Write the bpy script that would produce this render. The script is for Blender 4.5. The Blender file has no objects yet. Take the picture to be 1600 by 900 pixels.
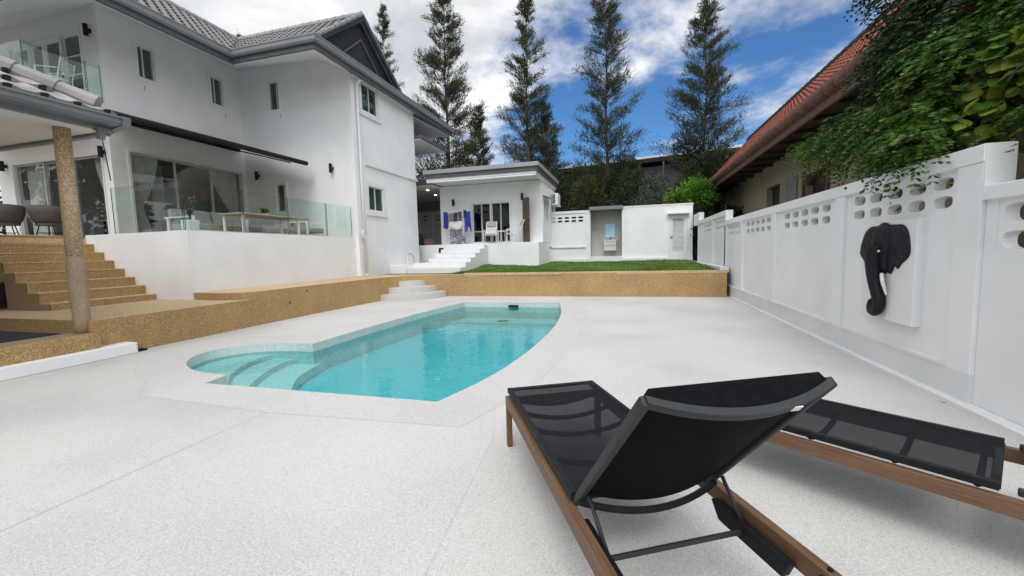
import bpy, bmesh, math, random
import numpy as np
from mathutils import Vector, Matrix
from mathutils.geometry import tessellate_polygon
random.seed(7); rng = np.random.default_rng(7)
R = math.radians
scene = bpy.context.scene
COL = scene.collection

# ------------------------------------------------------------------ camera
cam = bpy.data.cameras.new("Camera"); camo = bpy.data.objects.new("Camera", cam); COL.objects.link(camo)
yaw, pitch, roll = R(-15.69), R(4.97), R(-1.457)
fwd = Vector((math.sin(yaw)*math.cos(pitch), math.cos(yaw)*math.cos(pitch), -math.sin(pitch)))
rt = Vector((math.cos(yaw), -math.sin(yaw), 0)); up = rt.cross(fwd)
r2 = math.cos(roll)*rt + math.sin(roll)*up; u2 = -math.sin(roll)*rt + math.cos(roll)*up
M = Matrix(((r2.x, u2.x, -fwd.x, 0), (r2.y, u2.y, -fwd.y, 0), (r2.z, u2.z, -fwd.z, 1.45), (0, 0, 0, 1)))
camo.matrix_world = M
cam.sensor_width = 36; cam.lens = 36*646.1/1600; cam.clip_start = .05; cam.clip_end = 3000
scene.camera = camo
# ------------------------------------------------------------------ world, sun, exposure
SUN_EL, SUN_AZ = R(52), R(168)          # azimuth from +Y towards +X
w = bpy.data.worlds.new("World"); scene.world = w; w.use_nodes = True
nt = w.node_tree; N = nt.nodes; L = nt.links; N.clear()
out = N.new('ShaderNodeOutputWorld'); bg = N.new('ShaderNodeBackground'); bg.inputs[1].default_value = .15
sky = N.new('ShaderNodeTexSky'); sky.sky_type = 'NISHITA'; sky.sun_disc = False
sky.sun_elevation = SUN_EL; sky.sun_rotation = SUN_AZ; sky.air_density = 1.2; sky.ozone_density = 2.5; sky.dust_density = .4
tc = N.new('ShaderNodeTexCoord'); sx = N.new('ShaderNodeSeparateXYZ'); L.new(tc.outputs['Generated'], sx.inputs[0])
def mth(op, a, b=None, c=None, clamp=False):
    n = N.new('ShaderNodeMath'); n.operation = op; n.use_clamp = clamp
    for i, v in enumerate((a, b, c)):
        if v is None: continue
        if isinstance(v, (int, float)): n.inputs[i].default_value = v
        else: L.new(v, n.inputs[i])
    return n.outputs[0]
zz = mth('ADD', mth('MAXIMUM', sx.outputs[2], 0.0), .22)
cx = mth('DIVIDE', sx.outputs[0], zz); cy = mth('DIVIDE', sx.outputs[1], zz)
cb = N.new('ShaderNodeCombineXYZ'); L.new(cx, cb.inputs[0]); L.new(cy, cb.inputs[1]); cb.inputs[2].default_value = 3.1
def noise(sc, det, rough, vec, dist=0):
    n = N.new('ShaderNodeTexNoise'); n.inputs['Scale'].default_value = sc; n.inputs['Detail'].default_value = det
    n.inputs['Roughness'].default_value = rough; n.inputs['Distortion'].default_value = dist; L.new(vec, n.inputs['Vector']); return n.outputs[0]
n1 = noise(1.15, 9, .62, cb.outputs[0], .3); n2 = noise(4.2, 8, .6, cb.outputs[0], .2)
# more cover to the left, open blue to the right
d0 = N.new('ShaderNodeVectorMath'); d0.operation = 'DOT_PRODUCT'; d0.inputs[1].default_value = (.20, .91, .36); L.new(tc.outputs['Generated'], d0.inputs[0])
bias = mth('SUBTRACT', mth('MULTIPLY', mth('SUBTRACT', .985, d0.outputs['Value']), .85), .03)
bias = mth('MINIMUM', bias, .22)
dens = mth('ADD', mth('ADD', mth('MULTIPLY', n1, .72), mth('MULTIPLY', n2, .28)), bias)
ramp = N.new('ShaderNodeValToRGB'); L.new(dens, ramp.inputs[0]); ramp.color_ramp.elements[0].position = .435; ramp.color_ramp.elements[1].position = .60
ramp.color_ramp.interpolation = 'EASE'
n3 = noise(2.3, 7, .6, cb.outputs[0], .4)
cr = N.new('ShaderNodeValToRGB'); L.new(n3, cr.inputs[0])
cr.color_ramp.elements[0].position = .34; cr.color_ramp.elements[0].color = (3.7, 3.9, 4.25, 1)
cr.color_ramp.elements[1].position = .62; cr.color_ramp.elements[1].color = (6.3, 6.35, 6.4, 1)
ds = N.new('ShaderNodeVectorMath'); ds.operation = 'DOT_PRODUCT'; ds.inputs[1].default_value = (math.sin(SUN_AZ)*math.cos(SUN_EL), math.cos(SUN_AZ)*math.cos(SUN_EL), math.sin(SUN_EL)); L.new(tc.outputs['Generated'], ds.inputs[0])
veil = mth('ADD', mth('MULTIPLY', mth('POWER', mth('MAXIMUM', ds.outputs['Value'], 0.0), 2.0), 1.5), 1.0)     # glow around the veiled sun, added in unseen cloud to brighten the walls
vm = N.new('ShaderNodeVectorMath'); vm.operation = 'SCALE'; L.new(cr.outputs[0], vm.inputs[0]); L.new(veil, vm.inputs['Scale'])
mix = N.new('ShaderNodeMixRGB'); L.new(ramp.outputs[0], mix.inputs[0]); tint = N.new('ShaderNodeMixRGB'); tint.blend_type = 'MULTIPLY'; tint.inputs[0].default_value = 1; tint.inputs[2].default_value = (.29, .49, .72, 1); L.new(sky.outputs[0], tint.inputs[1]); L.new(tint.outputs[0], mix.inputs[1]); L.new(vm.outputs[0], mix.inputs[2])
L.new(mix.outputs[0], bg.inputs[0]); L.new(bg.outputs[0], out.inputs[0])
sun = bpy.data.lights.new("Sun", 'SUN'); sun.energy = 1.15; sun.angle = R(24); sun.color = (1, .975, .94)
so = bpy.data.objects.new("Sun", sun); COL.objects.link(so)
sd = Vector((math.sin(SUN_AZ)*math.cos(SUN_EL), math.cos(SUN_AZ)*math.cos(SUN_EL), math.sin(SUN_EL)))
so.rotation_euler = sd.to_track_quat('Z', 'Y').to_euler(); so.location = (0, 0, 30)
vs = scene.view_settings; vs.view_transform = 'Standard'; vs.look = 'None'; vs.exposure = 0.12; vs.gamma = 1; vs.use_curve_mapping = False
scene.cycles.max_bounces = 8; scene.cycles.transparent_max_bounces = 24; scene.cycles.caustics_refractive = False; scene.cycles.caustics_reflective = False

# ------------------------------------------------------------------ materials
MATS = {}
def mat(name, c1, c2=None, scale=3.0, rough=.6, bump=0., bscale=60., bdist=.01, metal=0., spec=.5, speck=None, speck2=None, stain=None, streak=None, stretch=None, grid=None):
    """c1/c2 blended by a noise in metres; speck=(scale, colour, threshold) fine grains; stain=(scale, colour, amount); streak vertical runs"""
    m = bpy.data.materials.new(name); m.use_nodes = True; t = m.node_tree; n = t.nodes; l = t.links; b = n['Principled BSDF']
    b.inputs['Roughness'].default_value = rough; b.inputs['Metallic'].default_value = metal; b.inputs['Specular IOR Level'].default_value = spec
    g = n.new('ShaderNodeNewGeometry'); P = g.outputs['Position']
    if stretch:
        tcn = n.new('ShaderNodeTexCoord'); mp = n.new('ShaderNodeMapping'); mp.inputs['Scale'].default_value = stretch; l.new(tcn.outputs['Object'], mp.inputs[0]); P = mp.outputs[0]
    def nz(sc, det=5, vec=P):
        q = n.new('ShaderNodeTexNoise'); q.inputs['Scale'].default_value = sc; q.inputs['Detail'].default_value = det; l.new(vec, q.inputs['Vector']); return q.outputs[0]
    def rp(v, a, bb):
        q = n.new('ShaderNodeMapRange'); q.inputs[1].default_value = a; q.inputs[2].default_value = bb; l.new(v, q.inputs[0]); return q.outputs[0]
    def mx(fac, a, bb):
        q = n.new('ShaderNodeMixRGB')
        if isinstance(fac, float): q.inputs[0].default_value = fac
        else: l.new(fac, q.inputs[0])
        for i, v in ((1, a), (2, bb)):
            if isinstance(v, tuple): q.inputs[i].default_value = (*v[:3], 1)
            else: l.new(v, q.inputs[i])
        return q.outputs[0]
    def mul(v, k):
        q = n.new('ShaderNodeMath'); q.operation = 'MULTIPLY'; l.new(v, q.inputs[0]); q.inputs[1].default_value = k; return q.outputs[0]
    c2 = c2 or tuple(x*.88 for x in c1)
    col = mx(rp(nz(scale), .35, .65), c1, c2)
    if stain: col = mx(mul(rp(nz(stain[0], 8), .48, .72), stain[2]), col, stain[1])
    if streak:
        mp = n.new('ShaderNodeMapping'); mp.inputs['Scale'].default_value = (streak[0], streak[0], streak[0]*.12); l.new(P, mp.inputs[0])
        col = mx(mul(rp(nz(1.0, 6, mp.outputs[0]), .5, .75), streak[2]), col, streak[1])
    for s in (speck, speck2):
        if s:
            v = n.new('ShaderNodeTexVoronoi'); v.inputs['Scale'].default_value = s[0]; l.new(P, v.inputs['Vector'])
            sp = n.new('ShaderNodeSeparateColor'); l.new(v.outputs['Color'], sp.inputs[0])
            col = mx(mul(rp(sp.outputs[0], s[2]-.03, s[2]+.03), s[3] if len(s) > 3 else 1.), col, s[1])
    if grid:
        br = n.new('ShaderNodeTexBrick'); br.offset = 0; br.inputs['Scale'].default_value = 1; br.inputs['Brick Width'].default_value = grid[0]; br.inputs['Row Height'].default_value = grid[0]; br.inputs['Mortar Size'].default_value = grid[1]; br.inputs['Mortar Smooth'].default_value = .3
        l.new(P, br.inputs['Vector']); col = mx(mul(br.outputs['Fac'], grid[3]), col, grid[2])
    l.new(col, b.inputs['Base Color'])
    if bump:
        bp = n.new('ShaderNodeBump'); bp.inputs['Strength'].default_value = bump; bp.inputs['Distance'].default_value = bdist
        l.new(nz(bscale, 4), bp.inputs['Height']); l.new(bp.outputs[0], b.inputs['Normal'])
    MATS[name] = m; return m
def glass(name, tint, refl_rough=0., base=0.0):
    m = bpy.data.materials.new(name); m.use_nodes = True; t = m.node_tree; n = t.nodes; l = t.links; n.clear()
    o = n.new('ShaderNodeOutputMaterial'); tr = n.new('ShaderNodeBsdfTransparent'); tr.inputs[0].default_value = (*tint, 1)
    gl = n.new('ShaderNodeBsdfGlossy'); gl.inputs['Roughness'].default_value = refl_rough; gl.inputs[0].default_value = (.95, 1, .98, 1)
    fr = n.new('ShaderNodeFresnel'); gg = n.new('ShaderNodeNewGeometry'); ir = n.new('ShaderNodeMapRange'); ir.inputs[3].default_value = 1.5; ir.inputs[4].default_value = 1/1.5; l.new(gg.outputs['Backfacing'], ir.inputs[0]); l.new(ir.outputs[0], fr.inputs[0]); a = n.new('ShaderNodeMath'); a.operation = 'ADD'; a.use_clamp = True; a.inputs[1].default_value = base
    l.new(fr.outputs[0], a.inputs[0]); mxs = n.new('ShaderNodeMixShader'); l.new(a.outputs[0], mxs.inputs[0]); l.new(tr.outputs[0], mxs.inputs[1]); l.new(gl.outputs[0], mxs.inputs[2]); l.new(mxs.outputs[0], o.inputs[0])
    MATS[name] = m; return m
def leafmat(name, cols, rough=.5, transl=.3):
    m = bpy.data.materials.new(name); m.use_nodes = True; t = m.node_tree; n = t.nodes; l = t.links; b = n['Principled BSDF']
    g = n.new('ShaderNodeNewGeometry'); rr = n.new('ShaderNodeValToRGB'); l.new(g.outputs['Random Per Island'], rr.inputs[0])
    el = rr.color_ramp.elements
    for i, c in enumerate(cols):
        e = el[i] if i < 2 else el.new(.5)
        e.position = i/(len(cols)-1); e.color = (*c, 1)
    nz = n.new('ShaderNodeTexNoise'); nz.inputs['Scale'].default_value = .8; l.new(g.outputs['Position'], nz.inputs['Vector'])
    mr = n.new('ShaderNodeMapRange'); mr.inputs[1].default_value = .3; mr.inputs[2].default_value = .7; mr.inputs[3].default_value = .6; mr.inputs[4].default_value = 1.3; l.new(nz.outputs[0], mr.inputs[0])
    mm = n.new('ShaderNodeMixRGB'); mm.blend_type = 'MULTIPLY'; mm.inputs[0].default_value = 1; l.new(rr.outputs[0], mm.inputs[1]); l.new(mr.outputs[0], mm.inputs[2])
    l.new(mm.outputs[0], b.inputs['Base Color']); b.inputs['Roughness'].default_value = rough; b.inputs['Specular IOR Level'].default_value = .3
    tl = n.new('ShaderNodeBsdfTranslucent'); l.new(mm.outputs[0], tl.inputs[0]); ms = n.new('ShaderNodeMixShader'); ms.inputs[0].default_value = transl
    o = n['Material Output']; l.new(b.outputs[0], ms.inputs[1]); l.new(tl.outputs[0], ms.inputs[2]); l.new(ms.outputs[0], o.inputs[0])
    MATS[name] = m; return m
def emis(name, c, s):
    m = bpy.data.materials.new(name); m.use_nodes = True; b = m.node_tree.nodes['Principled BSDF']
    b.inputs['Emission Color'].default_value = (*c, 1); b.inputs['Emission Strength'].default_value = s; b.inputs['Base Color'].default_value = (*c, 1); MATS[name] = m; return m

STUCCO = mat('stucco_white', (.80, .81, .82), (.76, .77, .785), 1.2, .75, .25, 45, .006, stain=(.9, (.66, .67, .67), .45), streak=(1.3, (.63, .64, .64), .25))
WALLW = mat('wall_paint_white', (.80, .81, .82), (.75, .76, .775), .9, .5, .22, 30, .008, stain=(1.3, (.67, .68, .69), .5), streak=(1.9, (.63, .645, .65), .28))
TRIM = mat('white_trim', (.74, .75, .76), (.69, .70, .71), 3, .45)
CREAM = mat('cream_soffit', (.78, .73, .69), (.74, .68, .64), 1, .7)
DECK = mat('washed_pebble_white', (.555, .538, .515), (.495, .48, .46), .55, .65, .35, 160, .004, speck=(165, (.27, .265, .255), .87, .5), speck2=(200, (.66, .66, .65), .80, .6), stain=(.55, (.42, .41, .40), .7), spec=.35)
COPING = mat('coping_white', (.53, .52, .505), (.485, .475, .465), .8, .6, .35, 170, .004, speck=(150, (.28, .275, .265), .87, .6), speck2=(210, (.74, .74, .73), .80, .6), stain=(.7, (.43, .42, .41), .5))
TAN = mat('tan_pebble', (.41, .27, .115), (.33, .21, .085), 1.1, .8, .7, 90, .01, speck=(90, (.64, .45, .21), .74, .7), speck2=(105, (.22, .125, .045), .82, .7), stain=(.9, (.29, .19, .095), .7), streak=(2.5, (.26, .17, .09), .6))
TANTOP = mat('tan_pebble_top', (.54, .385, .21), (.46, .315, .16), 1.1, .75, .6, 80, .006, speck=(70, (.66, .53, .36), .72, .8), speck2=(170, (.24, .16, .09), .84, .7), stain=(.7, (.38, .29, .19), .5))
TANGREY = mat('tan_grey_cement', (.37, .255, .15), (.29, .20, .12), 2.5, .8, .6, 120, .006, speck=(120, (.48, .39, .28), .75, .5), speck2=(130, (.16, .11, .07), .84, .5), stain=(3, (.36, .31, .26), .4))
ROOFG = mat('roof_tile_grey', (.34, .33, .335), (.28, .275, .28), 2.2, .85, .3, 60, .005, stain=(3, (.20, .20, .20), .4))
GAPSHADE = mat('tile_hollow_shade', (.03, .03, .03), rough=.9)  # shade inside the tile mouths, painted as near-black front faces
GUTTER = mat('gutter_grey', (.19, .20, .215), (.165, .175, .19), 1.5, .42)
GUTTERD = mat('fascia_dark', (.085, .09, .105), (.07, .075, .09), 2, .5)
GABLE = mat('gable_charcoal', (.035, .038, .048), (.028, .03, .038), 2, .7, spec=.2)
GUTTERL = mat('gutter_light', (.30, .31, .32), (.26, .27, .28), 1.5, .45)
BLACK = mat('black_metal', (.008, .008, .010), (.013, .013, .016), 8, .55, spec=.2)
BLACKP = mat('black_paint_wood', (.006, .007, .011), (.012, .012, .016), 18, .5, .5, 40, .01, spec=.25)
CHAR = mat('charcoal_coat', (.020, .023, .028), (.015, .018, .022), 6, .6, .15, 300, .001)
WOOD = mat('teak_wood', (.17, .088, .045), (.105, .053, .027), 1.0, .55, .25, 40, .002, stretch=(3, 55, 55), stain=(2.2, (.23, .135, .075), .5))
BROWN = mat('brown_door', (.13, .085, .06), (.10, .065, .045), 3, .5)
DARKMESH = mat('dark_matter', (.02, .022, .025), (.035, .035, .04), 9, .8)
CURT = mat('curtain_white', (.72, .72, .70), (.62, .62, .61), 4, .9)
GREYF = mat('grey_cushion', (.33, .32, .30), (.28, .27, .26), 6, .9, .4, 200, .003)
TAUPE = mat('taupe_rattan', (.085, .08, .08), (.065, .06, .06), 9, .8)
WHITEM = mat('white_metal', (.78, .78, .77), (.72, .72, .72), 6, .4)
TABLEW = mat('table_wood', (.46, .36, .28), (.38, .29, .22), 4, .5)
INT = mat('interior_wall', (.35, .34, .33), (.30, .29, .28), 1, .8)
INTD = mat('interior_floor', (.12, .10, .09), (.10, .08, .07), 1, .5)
POOLT = mat('pool_tile', (.34, .68, .68), (.28, .62, .64), 1.3, .35, speck=(22, (.46, .78, .78), .6, .5), stain=(1.2, (.24, .58, .62), .5))
POOLF = mat('pool_floor_tile', (.20, .62, .66), (.16, .56, .61), .7, .35, speck=(20, (.23, .65, .69), .6, .5), stain=(.8, (.12, .50, .56), .4), grid=(.10, .006, (.09, .42, .48), .7))
STEPT = mat('pool_step_tile', (.56, .74, .72), (.50, .69, .68), 1.6, .4, speck=(24, (.72, .89, .87), .6, .5), grid=(.10, .006, (.42, .66, .66), .6))
BANDT = mat('pool_band_tile', (.55, .60, .58), (.47, .53, .52), 2., .4, speck=(26, (.62, .66, .64), .6, .5))
GRASSM = leafmat('grass_blade', [(.07, .15, .02), (.12, .23, .035), (.17, .27, .05)], .6, .3)
LAWN = mat('lawn_soil', (.07, .13, .025), (.10, .17, .03), 1.2, .9, .9, 30, .03, stain=(.8, (.12, .15, .04), .5))
EARTH = mat('earth', (.16, .13, .09), (.11, .10, .06), .5, .95, .5, 4, .1)
CASU = leafmat('casuarina_needle', [(.026, .042, .022), (.058, .078, .038), (.125, .12, .06)], .7, .3)
HEDGE = leafmat('dark_foliage', [(.010, .020, .006), (.022, .040, .010), (.045, .065, .015)], .6, .25)
LEAFG = leafmat('pinnate_leaf', [(.022, .065, .010), (.055, .13, .018), (.15, .25, .04)], .42, .35)
LEAFY = leafmat('vine_leaf', [(.09, .19, .025), (.16, .30, .04), (.36, .40, .06)], .42, .4)
LEAFL = leafmat('light_leaf', [(.06, .17, .02), (.12, .27, .035), (.20, .34, .05)], .45, .35)
BARK = mat('bark', (.085, .07, .055), (.05, .04, .032), 6, .9, .8, 20, .02)
BARKL = mat('bark_pale', (.24, .21, .16), (.16, .13, .10), 8, .9, .6, 30, .01)
REDT = mat('roof_tile_red', (.31, .070, .038), (.22, .052, .034), 1.8, .7, .3, 50, .005, stain=(1.5, (.20, .06, .04), .55))
REDE = mat('roof_edge_brown', (.17, .07, .05), (.11, .045, .035), 2.5, .65, .3, 40, .006, stain=(2, (.07, .045, .04), .5))
DKBR = mat('dark_brown_wood', (.045, .028, .022), (.03, .02, .016), 2, .7)
CREAMW = mat('cream_wall', (.34, .30, .20), (.28, .245, .165), 1.2, .8, stain=(1.4, (.28, .24, .17), .5))
SHEDM = mat('shed_metal', (.12, .125, .13), (.09, .095, .10), .8, .6, streak=(2, (.09, .09, .09), .5))
SHEDW = mat('shed_edge_white', (.75, .77, .8), rough=.4)
CONCG = mat('alcove_grey', (.48, .47, .45), (.40, .39, .375), .9, .8, stain=(.7, (.54, .53, .51), .5))
MIRR = mat('mirror_blue', (.30, .62, .85), (.55, .80, .92), 2.2, .15, spec=.8)  # mirror face coloured in two blended blues
BEIGE = mat('beige_cabinet', (.58, .55, .48), (.53, .50, .44), 3, .5)
LOUV = mat('grey_louvre', (.50, .52, .53), (.44, .46, .47), 5, .4)
BLUEC = mat('blue_cloth', (.02, .05, .36), (.015, .035, .26), 5, .9)
GREYC = mat('grey_cloth', (.20, .20, .21), (.10, .10, .11), 9, .9)
WHITEC = mat('white_cloth', (.68, .67, .64), (.58, .57, .55), 9, .9)
MIXC = mat('patterned_cloth', (.35, .36, .50), (.08, .08, .12), 9, .9)
BEIGEC = mat('beige_cloth', (.52, .42, .34), (.44, .35, .28), 6, .9)
FABB = mat('black_fabric', (.0035, .004, .0055), (.006, .0065, .008), 30, .85, .3, 350, .001, spec=.08)
MAT = mat('blue_black_mat', (.014, .018, .032), (.02, .025, .04), 6, .8)
GLASSR = glass('balustrade_glass', (.80, .93, .89), 0, .03)
GLASSW = glass('window_glass', (.80, .86, .86), 0, .03)
GLASSG = glass('green_window_glass', (.16, .42, .38), 0, .03)
GLASSE = mat('glass_edge', (.02, .05, .045), rough=.2)
LAMPE = emis('lamp_glow', (1, .86, .6), 14)
LAMPE2 = emis('lamp_glow_small', (1, .93, .8), 6)

# water: transparent with fresnel reflection and ripples
WATER = bpy.data.materials.new('pool_water'); WATER.use_nodes = True
def _w():
    t = WATER.node_tree; n = t.nodes; l = t.links; n.clear(); o = n.new('ShaderNodeOutputMaterial'); tr = n.new('ShaderNodeBsdfTransparent'); tr.inputs[0].default_value = (.66, .95, .96, 1)
    gl = n.new('ShaderNodeBsdfGlossy'); gl.inputs['Roughness'].default_value = .015; fr = n.new('ShaderNodeFresnel'); fr.inputs[0].default_value = 1.33
    g = n.new('ShaderNodeNewGeometry'); a = n.new('ShaderNodeTexNoise'); a.inputs['Scale'].default_value = 3.6; a.inputs['Detail'].default_value = 4; a.inputs['Distortion'].default_value = .6; l.new(g.outputs['Position'], a.inputs['Vector'])
    b = n.new('ShaderNodeBump'); b.inputs['Strength'].default_value = .5; b.inputs['Distance'].default_value = .014; l.new(a.outputs[0], b.inputs['Height'])
    l.new(b.outputs[0], gl.inputs['Normal']); l.new(b.outputs[0], fr.inputs['Normal'])
    m = n.new('ShaderNodeMixShader'); k = n.new('ShaderNodeMath'); k.operation = 'MULTIPLY'; k.inputs[1].default_value = 1.0; l.new(fr.outputs[0], k.inputs[0]); l.new(k.outputs[0], m.inputs[0]); l.new(tr.outputs[0], m.inputs[1]); l.new(gl.outputs[0], m.inputs[2]); l.new(m.outputs[0], o.inputs[0])
_w()
# sheer sling fabric: woven plastic that lets a little light through
SLING = bpy.data.materials.new('sling_fabric'); SLING.use_nodes = True
def _s():
    t = SLING.node_tree; n = t.nodes; l = t.links; b = n['Principled BSDF']; b.inputs['Base Color'].default_value = (.007, .008, .011, 1); b.inputs['Roughness'].default_value = .7; b.inputs['Specular IOR Level'].default_value = .15
    tc = n.new('ShaderNodeTexCoord'); w1 = n.new('ShaderNodeTexNoise'); w1.inputs['Scale'].default_value = 400; l.new(tc.outputs['Object'], w1.inputs['Vector'])
    bp = n.new('ShaderNodeBump'); bp.inputs['Strength'].default_value = .5; bp.inputs['Distance'].default_value = .002; l.new(w1.outputs[0], bp.inputs['Height']); l.new(bp.outputs[0], b.inputs['Normal'])
    tr = n.new('ShaderNodeBsdfTransparent'); m = n.new('ShaderNodeMixShader'); m.inputs[0].default_value = .075; l.new(b.outputs[0], m.inputs[1]); l.new(tr.outputs[0], m.inputs[2]); l.new(m.outputs[0], n['Material Output'].inputs[0])
_s()

# ------------------------------------------------------------------ object helpers
def tag(o, label=None, cat=None, group=None, kind=None):
    if label: o['label'] = label
    if cat: o['category'] = cat
    if group: o['group'] = group
    if kind: o['kind'] = kind
    return o
def thing(name, label, cat, loc=(0, 0, 0), rotz=0, group=None):
    o = bpy.data.objects.new(name, None); COL.objects.link(o); o.location = loc; o.rotation_euler = (0, 0, rotz); o.empty_display_size = .2
    o['org'] = list(loc) if rotz == 0 else [0, 0, 0]
    return tag(o, label, cat, group)
def origin(p):
    while p.parent: p = p.parent
    return Vector(p['org']) if 'org' in p else Vector((0, 0, 0))
class MB:
    def __init__(s): s.v = []; s.f = []; s.m = []
    def add(s, vs, fs, m=0):
        k = len(s.v); s.v += [tuple(v) for v in vs]; s.f += [tuple(i+k for i in f) for f in fs]; s.m += [m]*len(fs); return s
    def box(s, x0, x1, y0, y1, z0, z1, m=0):
        x0, x1 = sorted((x0, x1)); y0, y1 = sorted((y0, y1)); z0, z1 = sorted((z0, z1))
        return s.add([(x0, y0, z0), (x1, y0, z0), (x1, y1, z0), (x0, y1, z0), (x0, y0, z1), (x1, y0, z1), (x1, y1, z1), (x0, y1, z1)],
                     [(0, 3, 2, 1), (4, 5, 6, 7), (0, 1, 5, 4), (1, 2, 6, 5), (2, 3, 7, 6), (3, 0, 4, 7)], m)
    def hexa(s, p, m=0):      # 8 corner points, bottom 4 then top 4
        return s.add(p, [(0, 3, 2, 1), (4, 5, 6, 7), (0, 1, 5, 4), (1, 2, 6, 5), (2, 3, 7, 6), (3, 0, 4, 7)], m)
    def quad(s, a, b, c, d, m=0): return s.add([a, b, c, d], [(0, 1, 2, 3)], m)
    def prism(s, poly, z0, z1, m=0, mtop=None, bottom=True):
        n = len(poly); vs = [(x, y, z0) for x, y in poly]+[(x, y, z1) for x, y in poly]
        s.add(vs, [(i, (i+1) % n, n+(i+1) % n, n+i) for i in range(n)], m)
        tri = tessellate_polygon([[Vector((x, y, 0)) for x, y in poly]])
        s.add(vs, [tuple(n+i for i in t) for t in tri], m if mtop is None else mtop)
        if bottom: s.add(vs, [tuple(reversed(t)) for t in tri], m)
        return s
    def tube(s, pts, rad, n=10, m=0, cap=True, flat=1.0):
        pts = [Vector(p) for p in pts]; k = len(pts); rad = rad if isinstance(rad, (list, tuple)) else [rad]*k
        vs = []; prev = None
        for i, p in enumerate(pts):
            d = (pts[min(i+1, k-1)]-pts[max(i-1, 0)]).normalized()
            if prev is None: a = d.cross(Vector((0, 0, 1)) if abs(d.z) < .95 else Vector((1, 0, 0))).normalized()
            else: a = (prev-d*prev.dot(d)).normalized()
            prev = a; b = d.cross(a)
            for j in range(n):
                t = 2*math.pi*(j+.5)/n; vs.append(p+a*math.cos(t)*rad[i]+b*math.sin(t)*rad[i]*flat)
        fs = [(i*n+j, i*n+(j+1) % n, (i+1)*n+(j+1) % n, (i+1)*n+j) for i in range(k-1) for j in range(n)]
        if cap: fs += [tuple(range(n-1, -1, -1)), tuple((k-1)*n+j for j in range(n))]
        return s.add(vs, fs, m)
    def bar(s, p, q, w, h, upv=(0, 0, 1), m=0):   # rectangular bar
        p = Vector(p); q = Vector(q); d = (q-p).normalized(); a = d.cross(Vector(upv)).normalized(); b = a.cross(d)
        c = [(-1, -1), (1, -1), (1, 1), (-1, 1)]
        return s.hexa([p+a*w/2*i+b*h/2*j for i, j in c]+[q+a*w/2*i+b*h/2*j for i, j in c], m)
    def build(s, name, mats, parent=None, smooth=False, bevel=0, recalc=True, org=None):
        me = bpy.data.meshes.new(name); o = Vector(org) if org is not None else (origin(parent) if parent is not None else Vector((0, 0, 0)))
        me.from_pydata([(v[0]-o.x, v[1]-o.y, v[2]-o.z) for v in s.v], [], s.f)
        if not isinstance(mats, (list, tuple)): mats = [mats]
        for m in mats: me.materials.append(m)
        me.polygons.foreach_set('material_index', s.m)
        if recalc:
            b = bmesh.new(); b.from_mesh(me); bmesh.ops.recalc_face_normals(b, faces=b.faces); b.to_mesh(me); b.free()
        if smooth: me.polygons.foreach_set('use_smooth', [True]*len(me.polygons))
        me.update(); ob = bpy.data.objects.new(name, me); COL.objects.link(ob)
        if parent is not None: ob.parent = parent
        elif org is not None: ob.location = o
        if bevel:
            bm = ob.modifiers.new('Bevel', 'BEVEL'); bm.width = bevel; bm.segments = 2; bm.limit_method = 'ANGLE'; bm.angle_limit = R(50)
        return ob
def wall_grid(mb, f, a0, a1, z0, z1, th, holes=(), top=None, m=0):
    """wall slab in plane coords (a,z,depth) with rectangular holes; f maps (a,z,d)->xyz"""
    A = sorted({a0, a1, *[h[0] for h in holes], *[h[1] for h in holes]}); Z = sorted({z0, z1, *[h[2] for h in holes], *[h[3] for h in holes]})
    inside = lambda a, z: any(h[0] < a < h[1] and h[2] < z < h[3] for h in holes)
    for i in range(len(A)-1):
        for j in range(len(Z)-1):
            if inside((A[i]+A[i+1])/2, (Z[j]+Z[j+1])/2): continue
            for d in (0, th): mb.quad(f(A[i], Z[j], d), f(A[i+1], Z[j], d), f(A[i+1], Z[j+1], d), f(A[i], Z[j+1], d), m)
    def rim(a, b, c, e):
        mb.quad(f(a, c, 0), f(b, e, 0), f(b, e, th), f(a, c, th), m)
    for h in [(a0, a1, z0, z1), *holes]:
        rim(h[0], h[1], h[2], h[2]); rim(h[0], h[1], h[3], h[3]); rim(h[0], h[0], h[2], h[3]); rim(h[1], h[1], h[2], h[3])
def breeze(mb, f, a0, a1, z0, z1, th, fa=.72, fz=.70, n=24, m=0):
    ca, cz = (a0+a1)/2, (z0+z1)/2; ra, rz = abs(a1-a0)/2, (z1-z0)/2
    E = []; Q = []
    for k in range(n):
        t = 2*math.pi*k/n; c, s_ = math.cos(t), math.sin(t)
        sup = (abs(c)**3.0+abs(s_)**3.0)**(-1/3.0)
        E.append((ca+ra*fa*c*sup, cz+rz*fz*s_*sup)); q = 1/max(abs(c), abs(s_)); Q.append((ca+ra*c*q, cz+rz*s_*q))
    for k in range(n):
        j = (k+1) % n
        mb.quad(f(*E[k], 0), f(*E[j], 0), f(*E[j], th), f(*E[k], th), m)
        for d in (0, th):
            mb.quad(f(*Q[k], d), f(*Q[j], d), f(*E[j], d), f(*E[k], d), m)
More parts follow.
